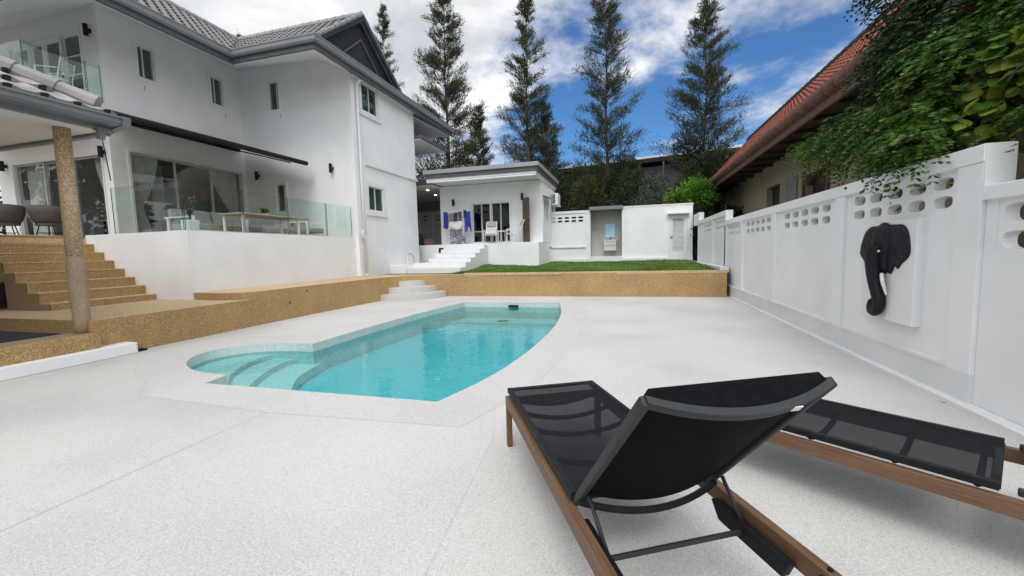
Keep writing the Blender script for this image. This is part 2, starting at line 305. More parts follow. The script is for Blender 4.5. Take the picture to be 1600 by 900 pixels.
def leaves(name, C, D, Ln, Wd, mats, parent, fold=.15, midx=None, seed=0):
    """many small folded leaf blades: C base points, D direction, Ln length, Wd width"""
    r = np.random.default_rng(seed); n = len(C); D = D/np.linalg.norm(D, axis=1)[:, None]
    rv = r.normal(size=(n, 3)); S = np.cross(D, rv); S /= np.linalg.norm(S, axis=1)[:, None]+1e-9; U = np.cross(S, D)
    Ln = np.broadcast_to(Ln, n)[:, None]; Wd = np.broadcast_to(Wd, n)[:, None]
    mid = C+D*Ln*.45+U*Ln*fold
    V = np.stack([C, mid+S*Wd/2, C+D*Ln, mid-S*Wd/2], 1).reshape(-1, 3)
    V = V-np.array(origin(parent))
    me = bpy.data.meshes.new(name); me.vertices.add(4*n); me.vertices.foreach_set('co', V.ravel().astype(np.float32))
    me.loops.add(4*n); me.loops.foreach_set('vertex_index', np.arange(4*n, dtype=np.int32)); me.polygons.add(n); me.polygons.foreach_set('loop_start', np.arange(0, 4*n, 4, dtype=np.int32))
    try: me.polygons.foreach_set('loop_total', np.full(n, 4, dtype=np.int32))
    except Exception: pass
    for m in (mats if isinstance(mats, list) else [mats]): me.materials.append(m)
    if midx is not None: me.polygons.foreach_set('material_index', midx.astype(np.int32))
    me.update(calc_edges=True); me.validate()
    o = bpy.data.objects.new(name, me); COL.objects.link(o); o.parent = parent; return o
def copy_tree(o, parent=None):
    c = o.copy(); COL.objects.link(c); c.parent = parent
    for ch in list(o.children): copy_tree(ch, c)
    return c

# ================================================================== SETTING: ground, deck, pool
def bez(pts, n=6):      # catmull-rom through points
    P = [np.array(p, float) for p in pts]; o = []
    for i in range(len(P)-1):
        p0 = P[max(i-1, 0)]; p1 = P[i]; p2 = P[i+1]; p3 = P[min(i+2, len(P)-1)]
        for k in range(n):
            t = k/n; o.append(.5*((2*p1)+(-p0+p2)*t+(2*p0-5*p1+4*p2-p3)*t*t+(-p0+3*p1-3*p2+p3)*t**3))
    o.append(P[-1]); return [tuple(q) for q in o]
alc = bez([(-5.10, 5.68), (-5.45, 5.67), (-5.85, 5.60), (-6.20, 5.42), (-6.40, 5.10), (-6.40, 4.80), (-6.22, 4.47), (-5.85, 4.17), (-5.40, 3.99), (-4.86, 3.93)], 4)
rgt = bez([(-1.81, 3.61), (-1.62, 4.25), (-1.48, 5.0), (-1.38, 6.2), (-1.36, 7.6), (-1.44, 9.0), (-1.60, 10.2), (-1.84, 11.42)], 4)
lft = bez([(-4.68, 11.38), (-4.92, 9.7), (-5.03, 8.3), (-5.09, 7.0), (-5.10, 5.68)], 3)
POOL = rgt + lft[:-1] + alc + [(-4.81, 3.61)]
def sheet_hole(name, outer, hole, z, m, kind='structure'):
    polys = [[Vector((x, y, 0)) for x, y in outer], [Vector((x, y, 0)) for x, y in hole]]
    tri = tessellate_polygon(polys); vs = [(x, y, z) for x, y in outer+hole]
    mb = MB(); mb.add(vs, [tuple(t) for t in tri]); o = mb.build(name, m, recalc=False)
    me = o.data
    if me.polygons[0].normal.z < 0: me.flip_normals()
    return tag(o, kind=kind)
GR = [(-400, -200), (400, -200), (400, 700), (-400, 700)]
sheet_hole('ground', GR, POOL, -.03, EARTH)
# coping band around the pool (about 0.45 m wide) and deck outside it
def offset(poly, d):
    n = len(poly); o = []
    area = sum(poly[i][0]*poly[(i+1) % n][1]-poly[(i+1) % n][0]*poly[i][1] for i in range(n)); sgn = 1 if area > 0 else -1
    for i in range(n):
        a, b, c = Vector(poly[i-1]), Vector(poly[i]), Vector(poly[(i+1) % n]); e1 = (b-a).normalized(); e2 = (c-b).normalized()
        n1 = Vector((e1.y, -e1.x))*sgn; n2 = Vector((e2.y, -e2.x))*sgn; m_ = (n1+n2); m_ = m_.normalized() if m_.length > .2 else n1
        k = d/max(.55, m_.dot(n1)); o.append((b.x+m_.x*k, b.y+m_.y*k))
    return o
COPE = [(-1.35, 3.10), (-1.02, 4.2), (-.88, 5.4), (-.84, 7.0), (-.90, 9.0), (-1.10, 10.6), (-1.35, 11.85), (-4.95, 11.85), (-5.35, 9.9), (-5.5, 8.0), (-5.6, 6.5), (-5.75, 6.2), (-6.3, 6.05), (-6.75, 5.7), (-6.98, 5.2), (-6.95, 4.55), (-6.6, 4.05), (-6.1, 3.7), (-5.5, 3.45), (-5.1, 3.12), (-3.3, 3.02)]
COPE = bez(COPE[:7], 4)+COPE[7:8]+bez(COPE[8:20], 4)+COPE[20:]
sheet_hole('deck', [(-7.9, -6), (2.95, -6), (2.95, 13.4), (-7.9, 13.4)], COPE, 0.0, DECK)
sheet_hole('pool_coping', COPE, POOL, 0.0, COPING)
# fine saw-cut joints in the deck
mb = MB()
def joint(a, b, w=.006):
    a = Vector((*a, 0)); b = Vector((*b, 0)); d = (b-a).normalized(); n_ = Vector((-d.y, d.x, 0))*w/2
    mb.quad(*[(p.x, p.y, .0015) for p in (a-n_, b-n_, b+n_, a+n_)])
for i in range(len(COPE)): joint(COPE[i], COPE[(i+1) % len(COPE)])
joint((-3.3, 3.02), (-3.3, -5.9)); joint((-.84, 7.0), (2.7, 7.2)); joint((-1.02, 3.0), (-.2, -5.9), .004)
tag(mb.build('deck_joint_lines', mat('joint_grey', (.41, .40, .39), (.48, .47, .46), 1.5, .8), recalc=False), kind='structure')
FLOOR = -.52; WL = -.14
t = thing('swimming_pool', 'turquoise tiled swimming pool with curved side and round step alcove', 'pool', (-3.2, 7.5, 0))
mb = MB(); n = len(POOL)
for i in range(n):
    a, b = POOL[i], POOL[(i+1) % n]; mb.quad((*a, FLOOR), (*b, FLOOR), (*b, WL-.03), (*a, WL-.03)); 
mb.build('wall', POOLT, t)
mb = MB()
for i in range(n):
    a, b = POOL[i], POOL[(i+1) % n]; mb.quad((*a, WL-.03), (*b, WL-.03), (*b, 0), (*a, 0))
mb.build('waterline_band', BANDT, t)
mb = MB(); tri = tessellate_polygon([[Vector((x, y, 0)) for x, y in POOL]]); mb.add([(x, y, FLOOR) for x, y in POOL], [tuple(q) for q in tri]); mb.build('floor', POOLF, t)
# underwater seat ledge along the far wall and left side
mb = MB(); mb.prism([(-4.62, 11.4), (-1.86, 11.4), (-1.66, 10.6), (-4.80, 10.6)], FLOOR+.004, -.46, 0); mb.build('bench', POOLT, t)
arcs = [[(-5.85, 5.75), (-5.84, 5.2), (-5.52, 4.55), (-5.12, 4.12), (-4.98, 3.7)], [(-5.42, 5.85), (-5.46, 5.4), (-5.27, 4.85), (-4.96, 4.33), (-4.6, 3.9), (-4.3, 3.5)], [(-5.10, 5.95), (-4.98, 5.5), (-4.80, 5.0), (-4.45, 4.5), (-4.05, 4.0), (-3.7, 3.5)]]
for a_, zt in zip(arcs, (-.19, -.27, -.36)):
    mb = MB(); mb.prism(bez(a_, 5)+[(-6.6, 3.5), (-6.6, 5.9)], FLOOR+.006, zt); mb.build('step', STEPT, t)
mb = MB(); mb.box(-3.30, -3.02, 11.30, 11.39, -.125, -.07); mb.build('skimmer', BLACK, t)
mb = MB(); mb.box(-3.5, -3.2, 10.75, 11.0, -.458, -.45); mb.build('drain', GREYC, t)
mb = MB(); mb.add([(x, y, WL) for x, y in POOL], [tuple(q) for q in tri]); wtr = mb.build('water', WATER, recalc=False); tag(wtr, kind='structure')
if wtr.data.polygons[0].normal.z < 0: wtr.data.flip_normals()

# ================================================================== ledges, lawn terrace
t = thing('stone_ledge', 'long tan pebble-washed ledge and retaining wall around the pool deck', 'retaining wall', (-7.75, 8, 0))
fr = bez([(-7.62, 11.2), (-7.48, 11.9), (-7.15, 12.45), (-6.7, 12.82), (-6.1, 13.0), (-5.4, 13.06)], 4)
frt = [(x, y) for x, y in fr]
upper = [(-7.75, 7.1), (-7.75, 9.0)]+frt+[(2.76, 13.1), (2.76, 13.34), (-8.9, 13.34), (-9.35, 13.34), (-9.35, 6.86)]
cornr = bez([(-9.3, 6.86), (-8.55, 6.76), (-8.0, 6.82), (-7.80, 7.0), (-7.75, 7.5)], 4)
upper = cornr+[(-7.75, 9.0)]+frt+[(2.76, 13.1), (2.76, 13.34), (-9.35, 13.34), (-9.35, 6.9)]
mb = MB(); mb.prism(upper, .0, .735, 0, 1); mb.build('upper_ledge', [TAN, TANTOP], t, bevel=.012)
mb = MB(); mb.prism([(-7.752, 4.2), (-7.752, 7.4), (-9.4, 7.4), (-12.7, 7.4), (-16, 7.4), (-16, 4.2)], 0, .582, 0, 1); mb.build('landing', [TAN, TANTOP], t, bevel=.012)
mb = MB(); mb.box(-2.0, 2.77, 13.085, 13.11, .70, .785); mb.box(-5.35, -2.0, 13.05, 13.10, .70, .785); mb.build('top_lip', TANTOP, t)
for x, y, z, s in ((-7.74, 7.99, .38, .018), (-7.735, 8.55, .62, .014), (-7.70, 10.6, .66, .012)): MB().tube([(x-.05, y, z), (x+.012, y, z)], s, 8).build('weep_hole', BLACK, t)
t = thing('patio_floor', 'tan pebble patio slab under the tiled canopy with low kerb', 'patio', (-8, 2, 0))
mb = MB(); mb.box(-7.745, -16, -6, 4.196, 0, .40); mb.build('slab', [TANGREY], t, bevel=.012)
mb = MB(); mb.box(-7.6, -7.74, -6, 4.22, .0, .398); mb.build('kerb', TAN, t, bevel=.01)
t = tag(MB().box(-8.15, -12.5, -1.5, 4.05, .402, .412).build('floor_mat', MAT), 'dark blue-black mat on patio floor beneath the canopy', 'mat')
mb = MB(); mb.box(-7.52, -7.98, -6, 4.64, 0, .175); mb.build('white_step', STUCCO, bevel=.015, org=(-7.75, 0, 0)); bpy.data.objects['white_step']; tag(bpy.data.objects['white_step'], 'long low white step running along the tan patio kerb', 'step')
# drain hole at end of the step
tag(MB().box(-7.6, -7.72, 4.70, 4.82, .0, .03).build('drain_outlet', BLACK), 'small black drain hole between white step end and tan ledge', 'drain')

# lawn
mb = MB(); nx, ny = 50, 34
def lawn_z(x, y): return .755+.13*min(1, max(0, (y-13.3)/5.5))+.03*math.sin(x*1.3)*math.cos(y*.9)+.012*math.sin(x*4.1+y*2.3)+(.05*max(0, min(1, (-5.2-x)))*max(0, min(1, (y-16))))
for j in range(ny+1):
    for i in range(nx+1):
        y = 13.33+(20.35-13.33)*j/ny; x0 = -6.03 if y < 18 else -8; x = x0+(2.62-x0)*i/nx; mb.v.append((x, y, lawn_z(x, y)))
for j in range(ny):
    for i in range(nx):
        k = j*(nx+1)+i; mb.f.append((k, k+1, k+nx+2, k+nx+1)); mb.m.append(0)
tag(mb.build('lawn', LAWN, smooth=True), kind='structure')
anchor = thing('lawn_grass', 'short green grass covering the raised lawn', 'grass', (0, 15, .8))
n = 26000; X = rng.uniform(-6.0, 2.6, n); Y = 13.33+(rng.uniform(0, 1, n)**1.6)*6.9; keep = (X > -3.6) | (Y < 17.6); X = X[keep]; Y = Y[keep]; n = len(X)
Z = np.array([lawn_z(x, y) for x, y in zip(X, Y)])
C = np.stack([X, Y, Z-.01], 1); D = np.stack([rng.normal(0, .5, n), rng.normal(0, .5, n), np.ones(n)], 1)
g = leaves('grass', C, D, rng.uniform(.035, .09, n), .014, GRASSM, anchor, .05)
g.parent = None; g.location = anchor.location; tag(g, 'short green grass covering the raised lawn', 'grass', kind='stuff'); bpy.data.objects.remove(anchor)
# extra earth body below lawn so nothing floats
tag(MB().box(-16, 2.8, 13.35, 24, -.02, .72).build('terrain', EARTH), kind='structure')
# round white steps to the lawn level
t = thing('round_steps', 'three curved white steps climbing the corner of the tan ledge', 'steps', (-7.2, 12, 0))
for k, (rad, z0, z1) in enumerate(((1.33, 0, .19), (.98, .19, .385), (.62, .385, .575))):
    c = (-7.30, 12.85); poly = [(c[0]+rad*math.cos(a)*(1.0), c[1]+rad*1.05*math.sin(a)) for a in [R(-115+ i*128/20) for i in range(21)]]
    poly = [(x, min(y, 13.0)) for x, y in poly]+[(c[0], 13.0), (-7.7, 12.9)]
    MB().prism(poly, z0+.001, z1).build('step', COPING, t, bevel=.01)

# ================================================================== right boundary wall
FX = 2.86          # front face of posts
wf = lambda off: (lambda a, z, d: (FX+off+d, a, z))
t = thing('boundary_wall', 'long white boundary wall with oval breeze holes along the deck', 'wall', (2.9, 6, 0))
PAN = .045
def bay(y0, y1, zb, zt, by0, by1, bz0, bz1, ncol, nrow=2, th=.10, off=PAN):
    """recessed panel between posts, with breeze blocks"""
    mb = MB(); wall_grid(mb, wf(off), y0, y1, zb, zt, th, [(by0, by1, bz0, bz1)]); mb.build('panel', WALLW, t)
    mb = MB(); dy = (by1-by0)/ncol; dz = (bz1-bz0)/nrow
    for i in range(ncol):
        for j in range(nrow): breeze(mb, wf(off+.004), by0+i*dy, by0+(i+1)*dy, bz0+j*dz, bz0+(j+1)*dz, th-.006, .70, .66)
    mb.build('breeze_block', WALLW, t)
    if y0 > 0: MB().box(FX-.012, FX+PAN+.02, y0, y1, .285, .315).build('ledge', TRIM, t)
posts = [(4.452, 4.74), (6.76, 7.02), (9.52, 9.76), (12.0, 12.22), (13.86, 14.06)]
bays = [(4.74, 6.76, 4.80, 6.66), (7.02, 9.52, 7.22, 9.22), (9.76, 12.0, 9.90, 11.86), (12.22, 13.86, 12.34, 13.80)]
for (y0, y1, a, b) in bays: bay(y0, y1, .30, 2.10, a, b, 1.73, 2.10-.02, 5)
for a, b in posts: MB().box(FX, FX+.2, a, b, 0, 2.098).build('post', WALLW, t, bevel=.008)
mb = MB(); mb.box(FX-.004, FX+.2, 4.45, 13.92, 2.10, 2.25); mb.build('cap', WALLW, t, bevel=.008)
mb = MB(); mb.box(FX-.002, FX+.22, 4.45, 20.3, .0, .285); mb.build('plinth', mat('plinth_grey', (.68, .69, .70), (.62, .635, .645), 1.5, .5, .2, 40, .005), t)
# near lower run
bay(-6, 4.449, .0, 1.78, .72, 4.33, 1.34, 1.77, 10, off=.035)
mb = MB(); mb.box(FX-.004, FX+.2, -6, 4.449, 1.78, 1.90); mb.build('cap', WALLW, t, bevel=.008)
mb = MB(); mb.box(FX+.004, FX+.205, 4.44, 4.4515, 1.902, 2.245); mb.build('end_block', TRIM, t)
# far higher run
for (y0, y1, a, b) in [(14.06, 15.9, 14.2, 15.75), (16.15, 18.9, 16.3, 18.0)]: bay(y0, y1, .74, 2.40, a, b, 1.98, 2.32, 5)
for a, b in ((13.93, 14.06), (15.9, 16.15), (18.9, 19.1)): MB().box(FX, FX+.2, a, b, .7, 2.398).build('post', WALLW, t)
mb = MB(); mb.box(FX-.004, FX+.2, 13.925, 18.9, 2.40, 2.55); mb.box(FX-.003, FX+.2, 18.901, 20.3, 2.40, 2.9); mb.build('cap', WALLW, t)
mb = MB(); mb.prism([(2.73, -6), (FX+.03, -6), (FX+.03, 12.9), (2.80, 12.9)], 0, .03); mb.build('kerb_strip', TRIM, t)
mb = MB(); mb.box(2.62, 2.855, 13.36, 20.3, .7, .86); mb.build('lawn_kerb', TRIM, t)
tag(MB().tube([(3.10, 4.36, 1.85), (3.10, 4.36, 2.06), (3.10, 4.36, 2.07), (3.1, 4.36, 2.28)], [.028, .028, .032, .028]).build('drain_pipe', BARK, smooth=True), 'weathered dark pipe standing behind the high end of the white wall', 'pipe')

# elephant sculpture and plaque
tag(MB().box(2.825, FX+.06, 5.18, 6.16, .57, 1.69).build('plaque', TRIM, bevel=.006), 'white square backing panel behind the black elephant head', 'panel')
t = thing('elephant_sculpture', 'black carved elephant head with curled trunk hung on the white wall', 'sculpture', (2.8, 5.7, 1.2))
def relief(name, outline, x0, bulge, m, mid=None, rings=5, rough=0.):
    """carved slab: outline in (y,z); bulges towards -X"""
    cy = sum(p[0] for p in outline)/len(outline) if mid is None else mid[0]; cz = sum(p[1] for p in outline)/len(outline) if mid is None else mid[1]
    o = bez(outline+[outline[0]], 4)[:-1]; n = len(o); mb = MB(); vs = []
    for k in range(rings+1):
        s = 1-k/(rings+.3); h = bulge*math.sqrt(max(0, 1-s*s))
        for (y, z) in o: vs.append((x0-h-(rough*random.random() if 0 < k else 0), cy+(y-cy)*s, cz+(z-cz)*s))
    back = [(x0+.02, y, z) for y, z in o]; vs += back
    fs = [(k*n+i, k*n+(i+1) % n, (k+1)*n+(i+1) % n, (k+1)*n+i) for k in range(rings) for i in range(n)]
    fs.append(tuple(rings*n+i for i in range(n))); fs += [((rings+1)*n+i, (rings+1)*n+(i+1) % n, (i+1) % n, i) for i in range(n)]
    mb.add(vs, fs); return mb.build(name, m, t, smooth=True)
relief('ear', [(5.84, 1.64), (5.98, 1.64), (6.10, 1.58), (6.17, 1.46), (6.20, 1.32), (6.12, 1.24), (6.03, 1.15), (5.93, 1.08), (5.86, 1.3)], 2.815, .026, BLACKP, rough=.005)
relief('ear', [(5.66, 1.65), (5.52, 1.645), (5.38, 1.63), (5.29, 1.54), (5.25, 1.36), (5.29, 1.28), (5.38, 1.22), (5.44, 1.16), (5.49, 1.20), (5.56, 1.10), (5.66, 1.2)], 2.815, .03, BLACKP, rough=.005)
relief('head', [(5.58, 1.63), (5.70, 1.675), (5.80, 1.66), (5.88, 1.60), (5.89, 1.45), (5.87, 1.30), (5.86, 1.16), (5.82, 1.08), (5.72, 1.07), (5.62, 1.13), (5.56, 1.30), (5.53, 1.50)], 2.812, .065, BLACKP, rough=.006)
tr = bez([(2.753, 5.735, 1.42), (2.738, 5.74, 1.25), (2.753, 5.73, 1.05), (2.763, 5.69, .90), (2.768, 5.655, .78), (2.763, 5.66, .70), (2.758, 5.70, .655), (2.758, 5.765, .66), (2.763, 5.80, .71), (2.763, 5.785, .765), (2.768, 5.755, .77)], 4)
rr_ = np.interp(range(len(tr)), [0, 6, 14, 24, 40], [.085, .075, .062, .05, .032]).tolist()
mb = MB(); mb.tube(tr, [r_*(1+.03*(i % 2)) for i, r_ in enumerate(rr_)], 12); mb.build('trunk', BLACKP, t, smooth=True)
mb = MB(); mb.tube(bez([(2.778, 5.64, 1.10), (2.763, 5.595, 1.02), (2.778, 5.57, .92), (2.788, 5.56, .86)], 3), [.02, .02, .02, .019, .018, .016, .014, .012, .009, .005], 8); mb.build('tusk', TRIM, t, smooth=True)
mb = MB(); mb.tube(bez([(2.778, 5.83, 1.10), (2.763, 5.845, 1.0), (2.788, 5.83, .86)], 3), [.03, .03, .028, .024, .02, .014, .006], 8); mb.build('tusk', TRIM, t, smooth=True)
mb = MB(); mb.tube([(2.740, 5.635, 1.355), (2.728, 5.633, 1.355)], .013, 8); mb.build('eye', TRIM, t)

# ================================================================== MAIN HOUSE
t = H = thing('white_house', 'two-storey white villa with grey tiled roof beside the pool', 'house', (-13.8, 12.6, .7))
fE = lambda a, z, d: (-13.8-d, a, z)        # east facade, a=Y
fS = lambda a, z, d: (a, 8.35+d, z)         # south facade, a=X
fW = lambda a, z, d: (a, 12.6+d, z)         # wing front, a=X
fG = lambda a, z, d: (-9.05-d, a, z)        # wing side, a=Y
mb = MB(); wall_grid(mb, fE, 8.346, 12.6, .7, 8.42, .18, [(8.80, 12.42, 2.06, 4.62), (9.27, 9.72, 6.85, 7.77), (11.49, 11.92, 6.83, 7.75)]); mb.build('wall', STUCCO, t)
mb = MB(); wall_grid(mb, fS, -18.6, -13.804, .7, 8.42, .18, [(-18.1, -14.15, 2.06, 4.50), (-17.6, -14.5, 5.62, 7.82)]); mb.build('wall', STUCCO, t)
mb = MB(); wall_grid(mb, fW, -13.8, -10.2, .7, 8.40, .18, [(-12.49, -12.05, 6.77, 7.76), (-12.47, -12.03, 3.14, 4.14)])
wall_grid(mb, fW, -10.2, -9.054, .7, 7.55, .18); mb.quad((-10.2, 12.6, 7.55), (-9.05, 12.6, 7.55), (-9.05, 12.6, 7.72), (-10.2, 12.6, 8.22)); mb.build('wall', STUCCO, t)
mb = MB(); wall_grid(mb, fG, 12.596, 16.9, .7, 7.62, .18, [(13.18, 14.14, 6.61, 7.56), (13.30, 14.25, 3.10, 3.98)]); mb.build('wall', STUCCO, t)
mb = MB(); mb.box(-18.6, -18.78, 8.35, 18.5, .7, 8.4); mb.box(-18.6, -10.3, 18.3, 18.5, .7, 7.4); mb.box(-9.06, -10.48, 16.75, 16.898, .7, 7.5); mb.box(-10.3, -10.48, 16.9, 18.29, .7, 7.3)
mb.build('wall', STUCCO, t)
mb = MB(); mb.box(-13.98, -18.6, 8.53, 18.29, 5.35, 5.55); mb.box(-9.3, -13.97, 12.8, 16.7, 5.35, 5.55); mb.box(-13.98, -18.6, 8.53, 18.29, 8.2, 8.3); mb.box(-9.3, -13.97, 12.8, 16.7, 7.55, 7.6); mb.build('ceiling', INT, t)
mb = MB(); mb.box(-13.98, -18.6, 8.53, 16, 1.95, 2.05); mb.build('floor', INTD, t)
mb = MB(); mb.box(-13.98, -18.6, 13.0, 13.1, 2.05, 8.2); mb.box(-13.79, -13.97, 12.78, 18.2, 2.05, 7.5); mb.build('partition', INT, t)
# windows
def frame(parent, f, a0, a1, z0, z1, w=.05, dep=(-.02, .06), bars=(), hbars=(), m=TRIM, name='frame'):
    mb = MB()
    def bx(a, b, c, e):
        p = f(a, c, dep[0]); q = f(b, e, dep[1]); mb.box(p[0], q[0], p[1], q[1], p[2], q[2])
    bx(a0, a1, z0, z0+w); bx(a0, a1, z1-w, z1); bx(a0, a0+w, z0+w+.001, z1-w-.001); bx(a1-w, a1, z0+w+.001, z1-w-.001)
    for b in bars: bx(b-w*.4, b+w*.4, z0+w+.002, z1-w-.002)
    for h in hbars: bx(a0+w+.001, a1-w-.001, h-w*.35, h+w*.35)
    return mb.build(name, m, parent)
def pane(parent, f, a0, a1, z0, z1, d, m, name='pane'):
    return MB().quad(f(a0, z0, d), f(a1, z0, d), f(a1, z1, d), f(a0, z1, d)).build(name, m, parent, recalc=False)
def blinds(parent, f, a0, a1, z0, z1, d, m=GREYC, step=.05):
    mb = MB(); z = z0
    while z < z1:
        mb.quad(f(a0, z, d), f(a1, z, d), f(a1, z+step*.8, d+.02), f(a0, z+step*.8, d+.02)); z += step
    return mb.build('louvre_slats', m, parent)
def window(f, a0, a1, z0, z1, bars, g=GLASSW, trim=.09, slats=True, sill=False, tm=TRIM):
    fr_ = frame(H, f, a0-trim, a1+trim, z0-trim, z1+trim, trim-.001, (-.02, .03), name='window', m=tm)
    frame(fr_, f, a0, a1, z0, z1, .035, (.03, .09), bars); pane(fr_, f, a0, a1, z0, z1, .06, g)
    if slats: blinds(fr_, f, a0+.02, a1-.02, z0+.02, z1-.02, .12)
    if sill:
        p = f(a0-trim-.04, z0-trim-.06, -.07); q = f(a1+trim+.04, z0-trim+.005, .0); MB().box(p[0], q[0], p[1], q[1], p[2], q[2]).build('sill', TRIM, fr_)
    return fr_
window(fE, 9.27, 9.72, 6.85, 7.77, (9.42,), tm=STUCCO); window(fE, 11.49, 11.92, 6.83, 7.75, (11.63,), tm=STUCCO)
window(fW, -12.49, -12.05, 6.77, 7.76, (-12.16,), tm=STUCCO); window(fW, -12.47, -12.03, 3.14, 4.14, (-12.13,), tm=STUCCO)
window(fG, 13.18, 14.14, 6.61, 7.56, (13.66,), GLASSG, .14, False, True); window(fG, 13.30, 14.25, 3.10, 3.98, (13.75,), GLASSG, .14, False, True)
for (z0, z1) in ((6.61, 7.56), (3.10, 3.98)):
    mb = MB()
    for i in range(16):
        a = 13.15+i*.075; mb.quad((-9.28, a, z0), (-9.31, a+.0375, z0), (-9.31, a+.0375, z1), (-9.28, a, z1)); mb.quad((-9.31, a+.0375, z0), (-9.28, a+.075, z0), (-9.28, a+.075, z1), (-9.31, a+.0375, z1))
    mb.build('curtain', mat('green_curtain', (.10, .26, .23), (.07, .2, .18), 4, .9), t)
# sliding doors east
d = frame(H, fE, 8.74, 12.48, 2.06, 4.68, .07, (-.02, .04), name='sliding_door')
for a, b, dp in ((8.82, 10.10, .05), (10.06, 11.28, .09), (11.24, 12.41, .05)):
    f2 = frame(d, fE, a, b, 2.13, 4.60, .05, (dp, dp+.03), name='sash', m=LOUV); pane(d, fE, a+.04, b-.04, 2.17, 4.56, dp+.015, GLASSW)
# south sliding doors (lower) and upper balcony doors
d = frame(H, fS, -18.12, -14.13, 2.06, 4.52, .06, (-.02, .04), name='sliding_door')
for a, b, dp in ((-18.06, -16.75, .05), (-16.79, -15.45, .09), (-15.49, -14.19, .05)):
    frame(d, fS, a, b, 2.12, 4.46, .05, (dp, dp+.03), name='sash', m=LOUV); pane(d, fS, a+.04, b-.04, 2.16, 4.42, dp+.015, GLASSW)
d = frame(H, fS, -17.62, -14.48, 5.62, 7.84, .06, (-.02, .04), (-15.32, -16.7), name='balcony_door')
for a, b, hb in ((-15.28, -14.54, (6.22, 6.72, 7.22)), (-16.10, -15.38, (6.3,)), (-17.5, -16.74, (6.3,)), (-16.68, -16.12, (6.3,))):
    frame(d, fS, a, b, 5.68, 7.78, .09 if hb == (6.3,) else .04, (.04, .075), hbars=hb, name='sash'); pane(d, fS, a+.04, b-.04, 5.7, 7.76, .06, GLASSW)
MB().box(-15.31, -15.29, 8.30, 8.33, 6.55, 6.75).build('handle', BLACK, d)
# mouldings & pipes
MB().box(-9.05, -8.98, 13.2, 16.96, 4.68, 4.755).build('moulding', TRIM, t)
mb = MB(); mb.tube([(-8.80, 12.80, 7.45), (-8.93, 12.82, 7.36), (-8.97, 12.83, 7.25), (-8.97, 12.83, 5.0), (-8.97, 12.83, .74)], .045, 12); mb.build('downpipe', TRIM, t, smooth=True)
mb = MB(); [mb.tube([(-8.97, 12.83, z), (-8.97, 12.83, z+.06)], .055, 12) for z in (2.1, 4.6, 6.4, .75)]; mb.build('pipe_bracket', TRIM, t)
mb = MB(); mb.tube([(-8.9, 12.64, 2.35), (-8.98, 12.70, 2.15), (-8.97, 12.79, 1.95)], .035, 10); mb.build('drain_elbow', TRIM, t, smooth=True)
# wall lights
def sconce(parent, x, y, z, nx, ny, s=1.0, name='wall_light'):
    mb = MB(); cxx, cyy = x+nx*.11, y+ny*.11
    mb.tube([(cxx, cyy, z-.15*s), (cxx, cyy, z+.15*s)], .055, 14); mb.box(x-.04-abs(nx)*.0+nx*.0, x+.04+nx*.08, y-.04+min(0, ny*.08), y+.04, z-.045, z+.045)
    return mb.build(name, BLACK, parent)
sconce(H, -14.08, 8.35, 7.72, 0, -1); sconce(H, -14.02, 8.35, 4.50, 0, -1); sconce(H, -18.35, 8.35, 4.45, 0, -1); sconce(H, -13.2, 12.6, 4.50, 0, -1); sconce(H, -9.96, 12.6, 4.52, 0, -1)
# stains under windows: small wall vents/hooks
mb = MB()
for y, z in ((9.38, 6.58), (11.95, 6.55)): mb.box(-13.80, -13.79, y-.008, y+.008, z-.09, z+.06)
mb.box(-12.02, -12.005, 12.59, 12.6, 6.45, 6.6); mb.build('wall_stain', mat('rust_stain', (.35, .34, .32), rough=.8), t)
# soffits (raked, painted white)
mb = MB()
mb.quad((-11.8, 6.5, 7.5), (-11.8, 10.6, 7.5), (-13.8, 12.6, 8.4), (-13.8, 8.35, 8.4)); mb.quad((-11.8, 10.6, 7.5), (-8.75, 10.6, 7.5), (-10.3, 12.6, 8.22), (-13.8, 12.6, 8.4))
mb.quad((-8.75, 10.6, 7.5), (-8.75, 12.6, 7.5), (-9.05, 12.6, 7.66), (-10.3, 12.6, 8.22)); mb.quad((-8.75, 12.6, 7.5), (-8.75, 20.4, 7.5), (-9.05, 20.4, 7.62), (-9.05, 12.6, 7.62))
mb.quad((-9.05, 16.9, 7.5), (-8.75, 20.4, 7.5), (-12, 20.4, 7.5), (-12, 16.9, 7.5))
mb.quad((-11.8, 6.5, 7.5), (-13.8, 8.35, 8.4), (-18.6, 8.35, 8.4), (-19, 6.5, 7.5)); mb.build('soffit', STUCCO, t, recalc=False)
